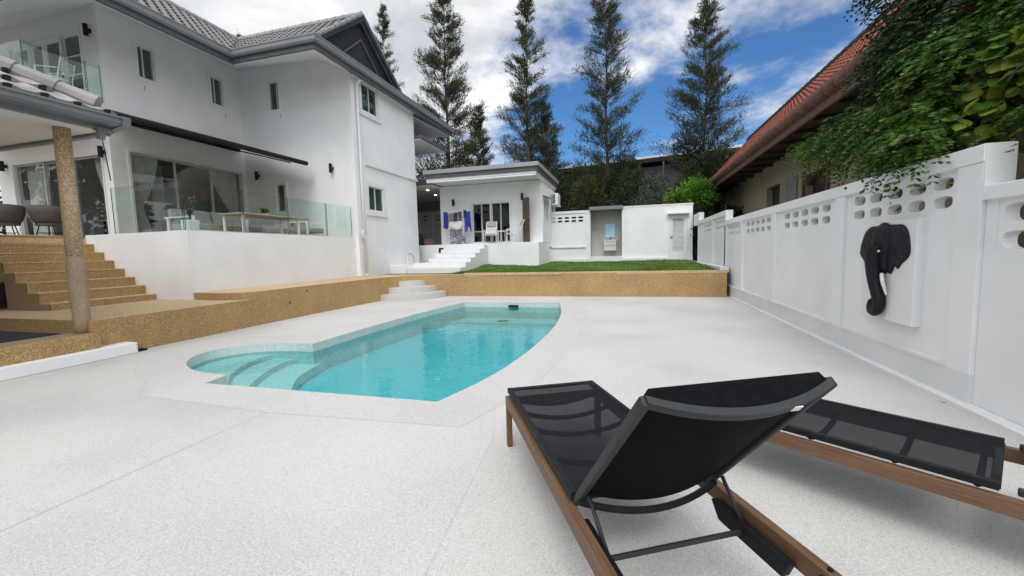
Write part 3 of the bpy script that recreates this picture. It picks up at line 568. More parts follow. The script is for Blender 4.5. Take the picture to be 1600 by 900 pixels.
# gutters + fascia
def gutter(parent, pts, w=.16, h=.22, fh=.12, m1=GUTTER, m2=GUTTERD, name='gutter'):
    """pts at soffit level; outward normal = right-hand side of the walk"""
    mb = MB(); mf = MB(); m_ = len(pts); offs = []
    for i in range(m_):
        p = Vector(pts[i]); a = (Vector(pts[i])-Vector(pts[i-1])).normalized() if i else None; b = (Vector(pts[i+1])-p).normalized() if i < m_-1 else None
        n1 = Vector((a.y, -a.x, 0)) if a else None; n2 = Vector((b.y, -b.x, 0)) if b else None
        if n1 is None: o = n2
        elif n2 is None: o = n1
        else:
            s = (n1+n2).normalized(); o = s/max(.3, s.dot(n1))
        offs.append(o)
    def ring(i, prof): 
        p = Vector(pts[i]); return [p+offs[i]*d_+Vector((0, 0, z_)) for d_, z_ in prof]
    P1 = [(0.0, fh), (w*.75, fh), (w*.95, fh+h*.25), (w*.95, fh+h*.7), (w*1.05, fh+h*.8), (w*1.05, fh+h), (0, fh+h)]
    P2 = [(-.04, -.02), (.04, -.02), (.04, fh), (-.04, fh)]
    for prof, q in ((P1, mb), (P2, mf)):
        R_ = [ring(i, prof) for i in range(m_)]; k = len(prof)
        for i in range(m_-1): q.add(R_[i]+R_[i+1], [(j, (j+1) % k, k+(j+1) % k, k+j) for j in range(k)])
        q.add(R_[0], [tuple(range(k))]); q.add(R_[-1], [tuple(range(k))])
    g_ = mb.build(name, m1, parent); mf.build('fascia', m2, parent); return g_
gutter(H, [(-19, 6.5, 7.5), (-11.8, 6.5, 7.5), (-11.8, 10.6, 7.5), (-8.75, 10.6, 7.5), (-8.75, 20.4, 7.5)])
# roof tiles
def tile_sheet(name, P0, U, Lu, S, Ls, lim, parent, mats, tw=.30, tc_=.34, amp=.013, lap=.036, nseg=8):
    P0 = Vector(P0); U = Vector(U).normalized(); S = Vector(S).normalized(); Nn = U.cross(S)
    if Nn.z < 0: Nn = -Nn
    mb = MB(); nc = int(Ls/tc_)+1; nu = int(Lu/tw*nseg)+1
    def prof(u):
        f_ = ((u+off_[0])/tw) % 1.0; return amp*math.sin(math.pi*f_/.55) if f_ < .55 else -.004
    off_ = [0]
    for c in range(nc):
        off_[0] = (c % 2)*tw*.5; s0 = c*tc_; s1 = min(Ls, (c+1)*tc_)
        lo, hi = lim(s0); lo2, hi2 = lim(s1); lo = min(lo, lo2); hi = max(hi, hi2)
        i0 = max(0, int(lo/tw*nseg)); i1 = min(nu, int(hi/tw*nseg)+1)
        for i in range(i0, i1):
            ua, ub = i*tw/nseg, (i+1)*tw/nseg; ha, hb = prof(ua), prof(ub)
            um = (ua+ub)/2
            if not (lim(s0)[0]-.02 <= um <= lim(s0)[1]+.02): continue
            sa1 = s1
            while sa1 > s0+.05 and not (lim(sa1)[0] <= um <= lim(sa1)[1]): sa1 -= .05
            a = P0+U*ua+S*s0+Nn*(ha+lap); b = P0+U*ub+S*s0+Nn*(hb+lap); c_ = P0+U*ub+S*(sa1+.01)+Nn*hb; d_ = P0+U*ua+S*(sa1+.01)+Nn*ha
            mb.quad(a, b, c_, d_, 0)
            mb.quad(P0+U*ua+S*s0+Nn*-.01, P0+U*ub+S*s0+Nn*-.01, b, a, 1 if (ha+hb)/2 > amp*.75 else 0)
    # underlay
    l0 = lim(0); l1 = lim(Ls); mb.quad(P0+U*l0[0]-Nn*.012, P0+U*l0[1]-Nn*.012, P0+U*l1[1]+S*Ls-Nn*.012, P0+U*l1[0]+S*Ls-Nn*.012, 0)
    return mb.build(name, mats, parent, recalc=False)
def caps(name, p, q, r, parent, m, seg=.34):
    p = Vector(p); q = Vector(q); L_ = (q-p).length; d = (q-p).normalized(); k = max(1, int(L_/seg)); mb = MB()
    for i in range(k):
        a = p+d*(L_*i/k-.02); b = p+d*(L_*(i+1)/k); mb.tube([a, b], [r*1.12, r*.95], 10)
    return mb.build(name, m, parent, smooth=False)
rz = 9.72; e0 = 7.80
# main slope, facing east: eave x=-11.75, ridge x=-14.3
sl = Vector((-2.55, 0, rz-e0)); Ls = sl.length
k = 2.55/Ls
tile_sheet('roof_tiles', (-11.72, 6.4, e0), (0, 1, 0), 9, sl, Ls, lambda s: (s*k, 4.2+s*k), H, [ROOFG, GAPSHADE])
# wing slope, facing south
sl2 = Vector((0, 2.62, rz-e0)); Ls2 = sl2.length; k2 = 2.62/Ls2
tile_sheet('roof_tiles', (-14.5, 10.55, e0), (1, 0, 0), 6, sl2, Ls2, lambda s: (2.78-s*k2, 5.70), H, [ROOFG, GAPSHADE])
sl3 = Vector((0, -2.62, rz-e0)); tile_sheet('roof_tiles', (-14.5, 15.79, e0), (1, 0, 0), 6, sl3, Ls2, lambda s: (0, 5.7), H, [ROOFG, GAPSHADE])
slS = Vector((0, 2.55, rz-e0)); tile_sheet('roof_tiles', (-19, 6.42, e0), (1, 0, 0), 7.3, slS, Ls, lambda s: (0, 7.28-s*k), H, [ROOFG, GAPSHADE])
mb = MB(); mb.quad((-14.3, 8.9, rz), (-14.3, 21, rz), (-19, 21, e0), (-19, 8.9, e0)); mb.quad((-8.75, 15.8, e0), (-8.75, 20.4, e0), (-11.3, 20.4, rz), (-11.3, 15.8, rz)); mb.quad((-11.3, 13.2, rz), (-14.3, 13.2, rz), (-14.3, 21, rz), (-11.3, 21, rz))
mb.quad((-8.75, 15.8, 7.80), (-8.75, 20.4, 7.80), (-12, 20.4, 7.9), (-12, 15.8, 7.9)); mb.build('rear_roof', ROOFG, t, recalc=False)
caps('ridge_tiles', (-8.85, 13.17, rz+.03), (-14.3, 13.17, rz+.03), .10, H, ROOFG); caps('ridge_tiles', (-14.3, 8.9, rz+.03), (-14.3, 13.3, rz+.03), .10, H, ROOFG)
caps('hip_tiles', (-11.75, 6.42, e0+.04), (-14.3, 8.95, rz+.03), .10, H, ROOFG)
caps('verge_tiles', (-8.84, 10.75, e0+.10), (-8.84, 13.17, rz+.04), .075, H, GUTTER); caps('verge_tiles', (-8.84, 15.75, e0+.03), (-8.84, 13.17, rz+.04), .075, H, GUTTER)
# gable end
mb = MB(); mb.add([(-9.02, 10.7, 7.7), (-9.02, 15.8, 7.7), (-9.02, 13.2, rz-.05)], [(0, 1, 2)]); g_ = mb.build('gable', GABLE, t)
mb = MB()
for a, b in (((10.62, 7.72), (13.17, rz-.07)), ((15.72, 7.72), (13.17, rz-.07))): mb.bar((-8.80, a[0], a[1]), (-8.80, b[0], b[1]), .04, .18, (1, 0, 0)) if False else mb.hexa([(-8.78, a[0], a[1]-.1), (-8.84, a[0], a[1]-.1), (-8.84, b[0], b[1]-.12), (-8.78, b[0], b[1]-.12), (-8.78, a[0], a[1]+.10), (-8.84, a[0], a[1]+.10), (-8.84, b[0], b[1]+.08), (-8.78, b[0], b[1]+.08)])
mb.build('barge_board', GABLE, t)
mb = MB()
for i in range(16):       # horizontal boards
    z = 7.86+i*.11; hw = (rz-.05-z)/(rz-.05-7.7)*2.5
    mb.box(-9.02, -9.0, 13.2-hw, 13.2+hw, z, z+.012)
tri_ = [(12.2, 8.1), (14.2, 8.1), (13.2, 8.95)]
for i in range(3):
    a, b = tri_[i], tri_[(i+1) % 3]; mb.bar((-8.99, *a), (-8.99, *b), .05, .09, (1, 0, 0))
mb.build('louvre_frame', mat('gable_trim', (.085, .09, .105), rough=.5), g_)
mb = MB(); mb.box(-12, -8.78, 16.95, 19.5, 6.48, 6.52, 0); mb.build('rear_canopy', STUCCO, t); mb = MB(); mb.box(-12, -8.70, 16.92, 19.55, 6.522, 6.66); mb.build('rear_canopy_edge', GUTTERD, t)
# balcony
b = MB().box(-18.6, -13.82, 6.75, 8.349, 5.45, 5.62).box(-18.6, -13.80, 6.72, 8.349, 5.62, 5.78).build('balcony', STUCCO, t)
def glass_panel(parent, p, q, z0, z1, th=.012, name='glass_panel'):
    p = Vector((*p, 0)); q = Vector((*q, 0)); mb = MB(); d = (q-p).normalized(); n_ = Vector((-d.y, d.x, 0))*th/2
    mb.quad((p.x, p.y, z0), (q.x, q.y, z0), (q.x, q.y, z1), (p.x, p.y, z1), 0)
    e = .004
    for c in (p, q): mb.hexa([c-n_-d*e+Vector((0, 0, z0)), c+n_-d*e+Vector((0, 0, z0)), c+n_+d*e+Vector((0, 0, z0)), c-n_+d*e+Vector((0, 0, z0)), c-n_-d*e+Vector((0, 0, z1)), c+n_-d*e+Vector((0, 0, z1)), c+n_+d*e+Vector((0, 0, z1)), c-n_+d*e+Vector((0, 0, z1))], 1)
    return mb.build(name, [GLASSR, GLASSE], parent, recalc=False)
glass_panel(b, (-13.85, 6.8), (-13.85, 7.99), 5.78, 6.78); glass_panel(b, (-13.85, 8.02), (-13.85, 8.32), 5.78, 6.80); glass_panel(b, (-15.4, 6.8), (-13.87, 6.8), 5.78, 6.76); glass_panel(b, (-17.4, 6.8), (-15.43, 6.8), 5.78, 6.76)
mb = MB(); mb.tube([(-14.9, 9.2, 8.19), (-14.9, 9.2, 8.12)], .06); mb.tube([(-15.9, 9.6, 8.19), (-15.9, 9.6, 8.12)], .06); mb.tube([(-14.7, 9.3, 5.34), (-14.7, 9.3, 5.28)], .09); mb.tube([(-15.2, 11.6, 5.34), (-15.2, 11.6, 5.28)], .08); mb.build('ceiling_spotlight', LAMPE, t)
# curtains
def curtain(p0, p1, z0, z1, gather, amp=.05, n=9, name='curtain', lab=None):
    """hangs from p0..p1 at the top, gathered towards p0 lower down"""
    p0 = Vector((*p0, 0)); p1 = Vector((*p1, 0)); d = (p1-p0); L_ = d.length; d.normalize(); nn = Vector((-d.y, d.x, 0)); mb = MB(); rows = 16; cols = n*6
    vs = []
    for j in range(rows+1):
        tt = j/rows; z = z1+(z0-z1)*tt
        wd = L_*(1-(1-gather)*min(1, (tt/.62))**1.5) if tt < .62 else L_*(gather+(1-gather)*.45*((tt-.62)/.38)**.7)
        for i in range(cols+1):
            s = i/cols; vs.append(p0+d*wd*s+nn*amp*math.sin(s*n*2*math.pi)*(.4+.6*tt)+Vector((0, 0, z)))
    fs = [(j*(cols+1)+i, j*(cols+1)+i+1, (j+1)*(cols+1)+i+1, (j+1)*(cols+1)+i) for j in range(rows) for i in range(cols)]
    mb.add(vs, fs); o = mb.build(name, CURT, None, smooth=True, org=(p0.x, p0.y, z0)); return o
tag(curtain((-14.06, 8.92), (-14.06, 9.72), 2.1, 4.58, .30), 'white curtain tied back at the left end of the terrace sliding door', 'curtain')
tag(curtain((-14.06, 12.40), (-14.06, 11.35), 2.1, 4.58, .25), 'white curtain tied back at the far right end of the terrace sliding door', 'curtain')
tag(curtain((-14.25, 8.62), (-14.95, 8.62), 2.1, 4.46, .25), 'white curtain tied back beside the house corner, behind the stair-side door', 'curtain')
tag(curtain((-18.0, 8.62), (-16.9, 8.62), 2.1, 4.46, .5), 'white curtain hanging behind the glass left of the tan column', 'curtain')

# awning
t = thing('retractable_awning', 'black retractable awning bar reaching out over the terrace', 'awning', (-10.7, 9, 4.6))
mb = MB(); mb.tube([(-10.73, 5.9, 4.64), (-10.73, 12.25, 4.69)], .075, 8); mb.build('front_bar', BLACK, t)
mb = MB(); mb.quad((-10.75, 5.95, 4.665), (-10.75, 12.2, 4.70), (-13.62, 12.2, 5.44), (-13.62, 8.4, 5.44)); mb.build('fabric', mat('awning_fabric', (.30, .31, .32), (.27, .28, .29), 2, .9), t, recalc=False)
mb = MB(); mb.tube([(-13.70, 8.42, 5.40), (-13.70, 12.3, 5.42)], .075, 8); mb.build('cassette', BLACK, t)
for y in (8.9, 11.6):
    mb = MB(); mb.tube([(-13.68, y, 5.36), (-12.1, y-.25, 4.95), (-10.8, y, 4.60)], .022, 8); mb.build('arm', BLACK, t)
# hanging crank rod
mb = MB(); mb.tube([(-10.78, 6.35, 4.58), (-10.73, 6.44, 3.2)], .009, 6); mb.build('crank_rod', BLACK, t)

# ================================================================== terrace
t = T = thing('raised_terrace', 'raised white terrace with glass balustrade in front of the house', 'terrace', (-9.2, 6.82, .6))
mb = MB(); mb.box(-9.2, -9.4, 6.82, 12.598, .5, 2.10); mb.box(-9.4, -12.42, 6.82, 7.02, .5, 2.10); mb.build('wall', STUCCO, t)
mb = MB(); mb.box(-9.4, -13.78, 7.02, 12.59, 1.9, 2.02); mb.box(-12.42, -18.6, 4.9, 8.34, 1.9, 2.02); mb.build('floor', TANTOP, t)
for a, b_ in ((6.82, 8.28), (8.31, 9.70), (9.74, 11.27), (11.31, 12.53)): glass_panel(t, (-9.28, a), (-9.28, b_), 2.10, 3.15)
glass_panel(t, (-9.31, 6.88), (-11.5, 6.88), 2.10, 3.16)
# stairs
t = thing('stone_stairs', 'tan pebble stairs rising from the landing to the terrace', 'stairs', (-11, 5.9, .58))
for k_ in range(8):
    x = -10.3-.31*k_; z = .715+.195*k_; z = min(z, 2.085)
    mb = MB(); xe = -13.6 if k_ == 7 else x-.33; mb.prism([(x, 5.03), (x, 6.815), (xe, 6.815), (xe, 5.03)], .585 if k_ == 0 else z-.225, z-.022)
    mb.prism([(x+.012, 5.02), (x+.012, 6.815), (xe, 6.815), (xe, 5.02)], z-.0215, z, 1, 1); mb.build('step', [TAN, TANTOP], t, bevel=.004)  # tread slab: light on the tread tops put into a lighter tan
mb = MB()
for k_ in range(8):
    x = -10.31-.31*k_; mb.box(x-.005, x-.31, 5.035, 6.80, .584, .715+.195*k_-.2 if k_ else .6)
mb.build('core', DKBR, t)
mb = MB(); mb.prism([(-10.31, 5.029), (-10.31, 5.028), (-13.6, 5.028), (-13.6, 5.029)], .6, .601) ; 
pts = [(-10.31, .585)]
for k_ in range(8): pts += [(-10.31-.31*k_, .705+.195*k_ if k_ < 7 else 2.06), (-10.31-.31*(k_+1), .705+.195*k_ if k_ < 7 else 2.06)]
pts += [(-13.6, .585)]
mb = MB(); n = len(pts); tri_ = tessellate_polygon([[Vector((x, z, 0)) for x, z in pts]]); mb.add([(x, 5.022, z) for x, z in pts], [tuple(q) for q in tri_]); mb.build('side_wall', TANGREY, t)
MB().box(-11.55, -12.9, 4.98, 5.018, .62, 1.12).build('opening', BLACK, t)
tag(MB().box(-13.6, -13.8, -2, 5.0, .4, 1.95).build('patio_back_wall', TANGREY), 'dark tan wall at the back of the covered patio', 'wall')

# ================================================================== patio canopy
t = thing('patio_canopy', 'grey tiled canopy roof on a tan pebble column above the stairs', 'canopy', (-7.9, 4.19, .4))
prof = [(.40, .090), (.49, .092), (.50, .096), (.62, .097), (.80, .100), (1.10, .108), (1.35, .105), (1.55, .097), (2.2, .192), (3.42, .19)]
mb = MB(); mb.tube([(-7.91, 4.19, z) for z, _ in prof[:8]], [r_ for _, r_ in prof[:8]], 28); mb.build('column_base', TANGREY, t, smooth=True)
mb = MB(); mb.tube([(-7.91, 4.19, 1.54), (-7.89, 4.19, 2.4), (-7.87, 4.19, 3.42)], .094, 28); mb.build('column', mat('tan_speckle', (.46, .32, .19), (.38, .26, .14), 2, .75, .5, 120, .005, speck=(60, (.60, .47, .32), .66, .8), speck2=(75, (.20, .13, .07), .84, .7)), t, smooth=True)
mb = MB(); mb.box(-7.55, -15, -4, 4.5, 3.4, 3.46); mb.build('soffit', CREAM, t)
gutter(t, [(-7.42, -4, 3.40), (-7.42, 4.52, 3.40)][::1], .30, .12, .04, GUTTER, GUTTER)
MB().hexa([(-7.55, 4.50, 3.38), (-7.12, 4.50, 3.44), (-7.12, 4.60, 3.44), (-7.55, 4.60, 3.38), (-7.55, 4.50, 3.57), (-7.10, 4.50, 3.57), (-7.10, 4.60, 3.57), (-7.55, 4.60, 3.57)]).box(-7.55, -15, 4.51, 4.60, 3.36, 3.56).build('gutter_end', GUTTER, t)
mb = MB(); mb.box(-7.34, -7.45, 4.32, 4.43, 3.36, 3.40); mb.box(-7.36, -7.43, 4.34, 4.41, 3.24, 3.36); mb.build('outlet', GUTTER, t)
ks = 1/math.sqrt(1+.58**2); sl = Vector((-1, 0, .58)); Lc = 3.6/ks
tile_sheet('roof_tiles', (-7.16, -4, 3.56), (0, 1, 0), 9, sl, Lc, lambda s: (0, 8.45-s*ks), t, [mat('roof_tile_light', (.33, .31, .315), (.26, .245, .25), 2.4, .8, .3, 50, .005, stain=(3, (.14, .135, .135), .5)), GAPSHADE], .33, .40, .03, .04, 8)
mb = MB(); mb.quad((-7.16, 4.5, 3.57), (-15, 4.5, 3.57), (-15, .9, 5.65), (-10.76, .9, 5.65)); mb.build('rear_slope', ROOFG, t, recalc=False)
caps('hip_tiles', (-7.35, 4.33, 3.72), (-10.7, 1.0, 5.68), .11, t, MATS['roof_tile_light'], .42)

# ================================================================== small house
t = S = thing('guest_house', 'small single-storey white guest house with grey flat roof behind steps', 'house', (-6, 18.5, .8))
fF = lambda a, z, d: (a, 18.6+d, z); fR = lambda a, z, d: (-3.7-d, a, z)
mb = MB(); wall_grid(mb, fF, -8.72, -3.704, 1.87, 4.66, .15, [(-7.10, -5.22, 1.87, 3.78)]); mb.build('wall', STUCCO, t)
mb = MB(); wall_grid(mb, fR, 18.596, 22, 1.872, 4.66, .15, [(18.85, 19.25, 2.9, 3.72), (19.42, 19.82, 2.9, 3.72)]); mb.build('wall', STUCCO, t)
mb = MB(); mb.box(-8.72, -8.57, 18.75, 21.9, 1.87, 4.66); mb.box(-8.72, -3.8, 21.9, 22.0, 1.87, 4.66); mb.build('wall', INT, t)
mb = MB(); mb.box(-3.715, -8.9, 17.7, 21.9, .6, 1.869); mb.box(-8.9, -15.5, 17.72, 23.2, .6, 1.866); mb.build('platform', STUCCO, t, bevel=.01)
mb = MB(); mb.box(-3.62, -8.62, 17.02, 22.1, 4.68, 4.76); mb.box(-3.64, -8.6, 17.04, 17.16, 4.60, 4.70); mb.box(-3.64, -3.76, 17.1, 21.9, 4.60, 4.70); mb.build('ceiling', TRIM, t)
mb = MB(); mb.box(-3.57, -8.66, 16.98, 22.1, 4.762, 4.95); mb.box(-8.62, -15.5, 17.6, 23.4, 4.64, 4.92); mb.build('roof', GUTTERD, t)
mb = MB(); mb.box(-3.50, -8.70, 16.90, 22.2, 4.952, 5.12); mb.build('roof_edge', GUTTERL, t)
mb = MB(); mb.box(-8.64, -15.4, 17.7, 23.2, 4.60, 4.638); mb.build('passage_ceiling', CREAM, t)
mb = MB()
for x, y in ((-9.5, 18.9), (-9.9, 20.6)): mb.tube([(x, y, 4.60), (x, y, 4.585)], .07, 12)
mb.build('ceiling_spotlight', LAMPE2, t)
d = frame(t, fF, -7.14, -5.18, 1.87, 3.82, .06, (-.03, .05), (-6.16,), name='sliding_door')
for a, b_ in ((-7.08, -6.62), (-6.64, -6.19), (-6.13, -5.68), (-5.70, -5.24)):
    frame(d, fF, a, b_, 1.93, 3.76, .04, (.05, .08), hbars=(2.45,), name='sash'); pane(d, fF, a+.03, b_-.03, 1.96, 3.73, .065, GLASSG)
for a0, a1 in ((18.85, 19.25), (19.42, 19.82)):
    w_ = frame(t, fR, a0-.03, a1+.03, 2.87, 3.75, .05, (-.02, .05), name='window'); pane(w_, fR, a0, a1, 2.9, 3.72, .04, GLASSG)
MB().hexa([(-3.7, 18.7, 3.98), (-3.35, 18.7, 3.86), (-3.35, 20.2, 3.86), (-3.7, 20.2, 3.98), (-3.7, 18.7, 4.01), (-3.35, 18.7, 3.89), (-3.35, 20.2, 3.89), (-3.7, 20.2, 4.01)]).build('window_awning', LOUV, t)
dr = MB().hexa([(-4.60, 18.48, 1.88), (-4.24, 18.16, 1.88), (-4.21, 18.19, 1.88), (-4.57, 18.52, 1.88), (-4.60, 18.48, 3.86), (-4.24, 18.16, 3.86), (-4.21, 18.19, 3.86), (-4.57, 18.52, 3.86)]).build('brown_door', BROWN, t)
MB().box(-4.27, -4.22, 18.12, 18.16, 2.8, 2.92).build('handle', BLACK, dr)
sconce(t, -8.0, 18.6, 3.86, 0, -1); sconce(t, -4.62, 18.6, 3.95, 0, -1)
mb = MB(); mb.box(-8.46, -8.22, 17.69, 17.72, 1.50, 1.72); mb.build('vent', BLACK, t)
# passage back wall (breeze panels) with transom
fP = lambda a, z, d: (a, 22.9+d, z)
mb = MB(); mb.box(-15.2, -15.3, 17.9, 22.9, 1.87, 4.6); mb.box(-8.73, -15.2, 23.02, 23.1, 1.87, 4.6); mb.build('passage_wall', INT, t)
t2 = thing('passage_fence', 'white fence panels with breeze holes at the back of the covered passage', 'fence', (-11, 22.9, 1.87))
mb = MB(); H8 = []
for c in (-11.95, -11.15):
    for r_ in (0, 1): H8.append((c, c+.34, 3.46+r_*.22-.02, 3.46+r_*.22+.08))
wall_grid(mb, fP, -15.2, -8.73, 1.87, 4.0, .12, H8); mb.build('panel', STUCCO, t2)
for x in (-12.15, -11.35, -10.5, -8.85): MB().box(x-.05, x+.05, 22.84, 22.9, 1.87, 3.9).build('post', TRIM, t2)
MB().box(-15.2, -8.73, 22.8, 22.9, 2.5, 2.56).build('rail', TRIM, t2); MB().box(-15.2, -8.73, 22.8, 22.9, 3.9, 4.0).build('rail', TRIM, t2)
t2 = thing('covered_bin', 'black covered barbecue standing at the left of the passage', 'barbecue', (-10.1, 18.3, 1.87))
mb = MB(); mb.hexa([(-10.6, 18.0, 1.88), (-9.62, 18.0, 1.88), (-9.62, 18.6, 1.88), (-10.6, 18.6, 1.88), (-10.5, 18.05, 2.55), (-9.66, 18.05, 2.45), (-9.66, 18.5, 2.45), (-10.5, 18.5, 2.55)]); mb.build('cover', DARKMESH, t2, bevel=.05)
mb = MB(); mb.tube([(-10.3, 18.3, 2.5), (-10.2, 18.3, 2.72), (-10.0, 18.3, 2.6)], [.14, .16, .08], 10); mb.build('hood', DARKMESH, t2, smooth=True)
tag(MB().box(-9.35, -8.95, 18.0, 18.3, 1.87, 2.12).box(-9.32, -8.98, 18.03, 18.27, 2.12, 2.16).build('crate', mat('red_brown_crate', (.16, .08, .07), rough=.8), bevel=.01), 'small dark reddish crate on the passage floor', 'crate')
# entry steps
t = thing('entry_steps', 'straight flight of white steps leading up to the guest house', 'steps', (-7, 16, .8))
for k_ in range(6):
    z = .92+.178*k_; y = 14.42+.56*k_; mb = MB(); x0 = -8.3 if k_ < 2 else -7.95+.02*k_
    mb.box(x0, -6.05, y, 17.69-.001*k_, (.70 if k_ == 0 else z-.178+.001), z-.001*k_); mb.build('step', TRIM, t, bevel=.008)
mb = MB(); mb.box(-9.04, -8.31, 14.40, 14.6, .70, 1.055); mb.box(-9.04, -8.3, 14.6, 17.6, .7, 1.03); o = mb.build('low_white_wall', STUCCO, bevel=.01); tag(o, 'low white planter wall between the villa corner and white steps', 'wall')
# tap with hose on the villa wall
t = thing('garden_tap', 'small garden tap with drooping hose near the villa wall corner', 'tap', (-9.0, 15.6, 1.05))
mb = MB(); mb.tube([(-8.9, 15.6, 1.03), (-8.9, 15.6, 1.45), (-8.86, 15.55, 1.47)], .018, 8); mb.build('pipe', WHITEM, t)
mb = MB(); mb.tube([(-8.9, 15.6, 1.44), (-8.75, 15.6, 1.50), (-8.62, 15.6, 1.35), (-8.58, 15.6, 1.05)], .014, 8); mb.build('hose', GREYC, t)

# ================================================================== back utility walls
t = thing('utility_shed', 'white utility shed with open grey alcove and louvred door at lawn end', 'shed', (1.3, 20.4, .9))
fB = lambda a, z, d: (a, 20.4+d, z)
mb = MB(); wall_grid(mb, fB, -.26, 2.84, .8, 3.40, .12, [(1.85, 2.60, 1.12, 2.92)]); mb.quad((-.26, 20.4, 3.40), (2.84, 20.4, 3.40), (2.84, 20.4, 3.46), (-.26, 20.4, 3.42)); mb.box(-.28, 2.86, 20.38, 20.54, 3.40, 3.455); mb.build('wall', STUCCO, t)
mb = MB(); mb.box(-1.72, -.26, 21.2, 21.3, .9, 3.4); mb.box(-.27, -.19, 20.53, 21.2, .9, 3.4); mb.box(-1.80, -1.72, 20.5, 21.3, .9, 3.3); mb.build('alcove_wall', CONCG, t)
mb = MB(); mb.box(-1.78, -.2, 20.25, 21.4, 3.34, 3.50); mb.build('alcove_roof', GUTTER, t)
mb = MB(); mb.box(-1.78, -.26, 20.15, 21.3, .8, 1.13); mb.box(-3.4, 2.84, 20.3, 20.41, .8, 1.02); mb.build('plinth', TRIM, t)
dd = frame(t, fB, 1.82, 2.63, 1.09, 2.95, .05, (-.03, .05), name='door')
frame(dd, fB, 1.87, 2.58, 1.14, 2.90, .12, (-.01, .04), name='door_leaf'); blinds(dd, fB, 1.99, 2.46, 1.26, 2.78, .01, LOUV, .055)
MB().box(1.91, 1.97, 20.33, 20.38, 1.93, 1.98).build('handle', BLACK, dd)
MB().box(1.76, 2.70, 20.16, 20.40, 2.98, 3.04).build('door_canopy', TRIM, t)
t = thing('garden_wall', 'white garden wall with two rows of oval holes beside the alcove', 'wall', (-2.5, 20.5, .9))
mb = MB(); wall_grid(mb, fB, -3.75, -1.73, .9, 3.24, .12, [(-3.70, -2.02, 2.80, 3.12)]); mb.build('panel', STUCCO, t)
mb = MB()
for i in range(5):
    for j in range(2): breeze(mb, lambda a, z, d: (a, 20.39+d, z), -3.70+i*.336, -3.70+(i+1)*.336, 2.80+j*.16, 2.80+(j+1)*.16, .14, .74, .62)
mb.build('breeze_block', STUCCO, t)
mb = MB(); mb.box(-3.75, -1.73, 20.36, 20.53, 3.24, 3.36); mb.box(-1.95, -1.73, 20.34, 20.40, .9, 3.24); mb.box(-3.75, -1.95, 20.34, 20.40, 1.58, 1.64); mb.box(-3.75, -3.62, 20.34, 20.40, .9, 3.24); mb.build('trim', TRIM, t)
tag(MB().box(-1.06, -.60, 21.15, 21.19, 2.05, 2.72).build('mirror', MIRR), 'pale blue rectangular mirror on the grey alcove wall', 'mirror')
t = thing('vanity_cabinet', 'cream two-drawer washbasin cabinet under the mirror in the alcove', 'cabinet', (-.85, 21, 1.4))
MB().box(-1.13, -.53, 20.85, 21.19, 1.40, 1.63).build('drawer', BEIGE, t, bevel=.006); MB().box(-1.13, -.53, 20.85, 21.19, 1.645, 1.87).build('drawer', BEIGE, t, bevel=.006); MB().box(-1.15, -.51, 20.83, 21.19, 1.875, 1.91).build('basin', TRIM, t)
mb = MB(); mb.tube([(-.83, 21.1, 1.9), (-.83, 21.1, 2.06), (-.83, 21.0, 2.06)], .018, 8); mb.build('faucet', BLACK, t)
# air conditioner
t = thing('air_conditioner', 'white outdoor air conditioner bracketed to the guest house side wall', 'air conditioner', (-3.5, 21.0, 3.8))
MB().box(-3.66, -3.34, 20.75, 21.5, 3.74, 4.32).build('casing', TRIM, t, bevel=.02)
mb = MB(); mb.box(-3.62, -3.48, 20.735, 20.748, 3.82, 4.26); mb.build('grille', GREYC, t)
mb = MB(); [mb.box(-3.70, -3.30, y, y+.04, 3.68, 3.735) for y in (20.85, 21.3)]; mb.build('bracket', WHITEM, t)

# ================================================================== furniture on terraces
def fabric_chair(name, label, loc, rz_, seatm, group=None):
    t = thing(name, label, 'chair', loc, 0, group); t.rotation_euler.z = rz_; t['org'] = [0, 0, 0]
    for s in (-1, 1):
        y = s*.29
        mb = MB(); mb.tube([(.28, y, 0), (.27, y, .60), (-.25, y, .60), (-.32, y, .35)], .016, 8); mb.tube([(-.25, y, 0), (-.2, y, .35)], .016, 8); mb.build('arm_frame', WHITEM, t)
        mb = MB(); mb.tube(bez([(.28, y*.86, .42), (0, y*.86, .36), (-.22, y*.86, .40), (-.38, y*.86, .70), (-.52, y*.86, 1.0)], 3), .014, 8); mb.build('side_rail', WHITEM, t)
    mb = MB(); P = bez([(.28, .42), (0, .36), (-.22, .40), (-.38, .70), (-.52, 1.0)], 4)
    for (a, b_) in zip(P[:-1], P[1:]): mb.hexa([(a[0], -.24, a[1]-.01), (b_[0], -.24, b_[1]-.01), (b_[0], .24, b_[1]-.01), (a[0], .24, a[1]-.01), (a[0], -.24, a[1]+.02), (b_[0]+.01, -.24, b_[1]+.02), (b_[0]+.01, .24, b_[1]+.02), (a[0], .24, a[1]+.02)])
    mb.build('seat_sling', seatm, t)
    mb = MB(); mb.hexa([(-.37, -.2, .78), (-.47, -.2, .98), (-.47, .2, .98), (-.37, .2, .78), (-.32, -.2, .80), (-.42, -.2, 1.0), (-.42, .2, 1.0), (-.32, .2, .80)]); mb.build('headrest', BEIGEC, t, bevel=.02)
    return t
fabric_chair('lounge_chair', 'cream sling lounge chair facing the camera in front of the sliding door', (-6.0, 17.98, 1.87), R(-80), WHITEC, 'sling chairs on the guest house porch')
fabric_chair('lounge_chair', 'cream sling lounge chair turned sideways, right of the side table', (-4.95, 17.98, 1.87), R(-160), WHITEC, 'sling chairs on the guest house porch')
t = thing('side_table', 'small white metal side table between the two sling chairs', 'table', (-5.50, 18.0, 1.87))
MB().tube([(-5.50, 18.0, 2.38), (-5.50, 18.0, 2.41)], .2, 16).build('table_top', WHITEM, t)
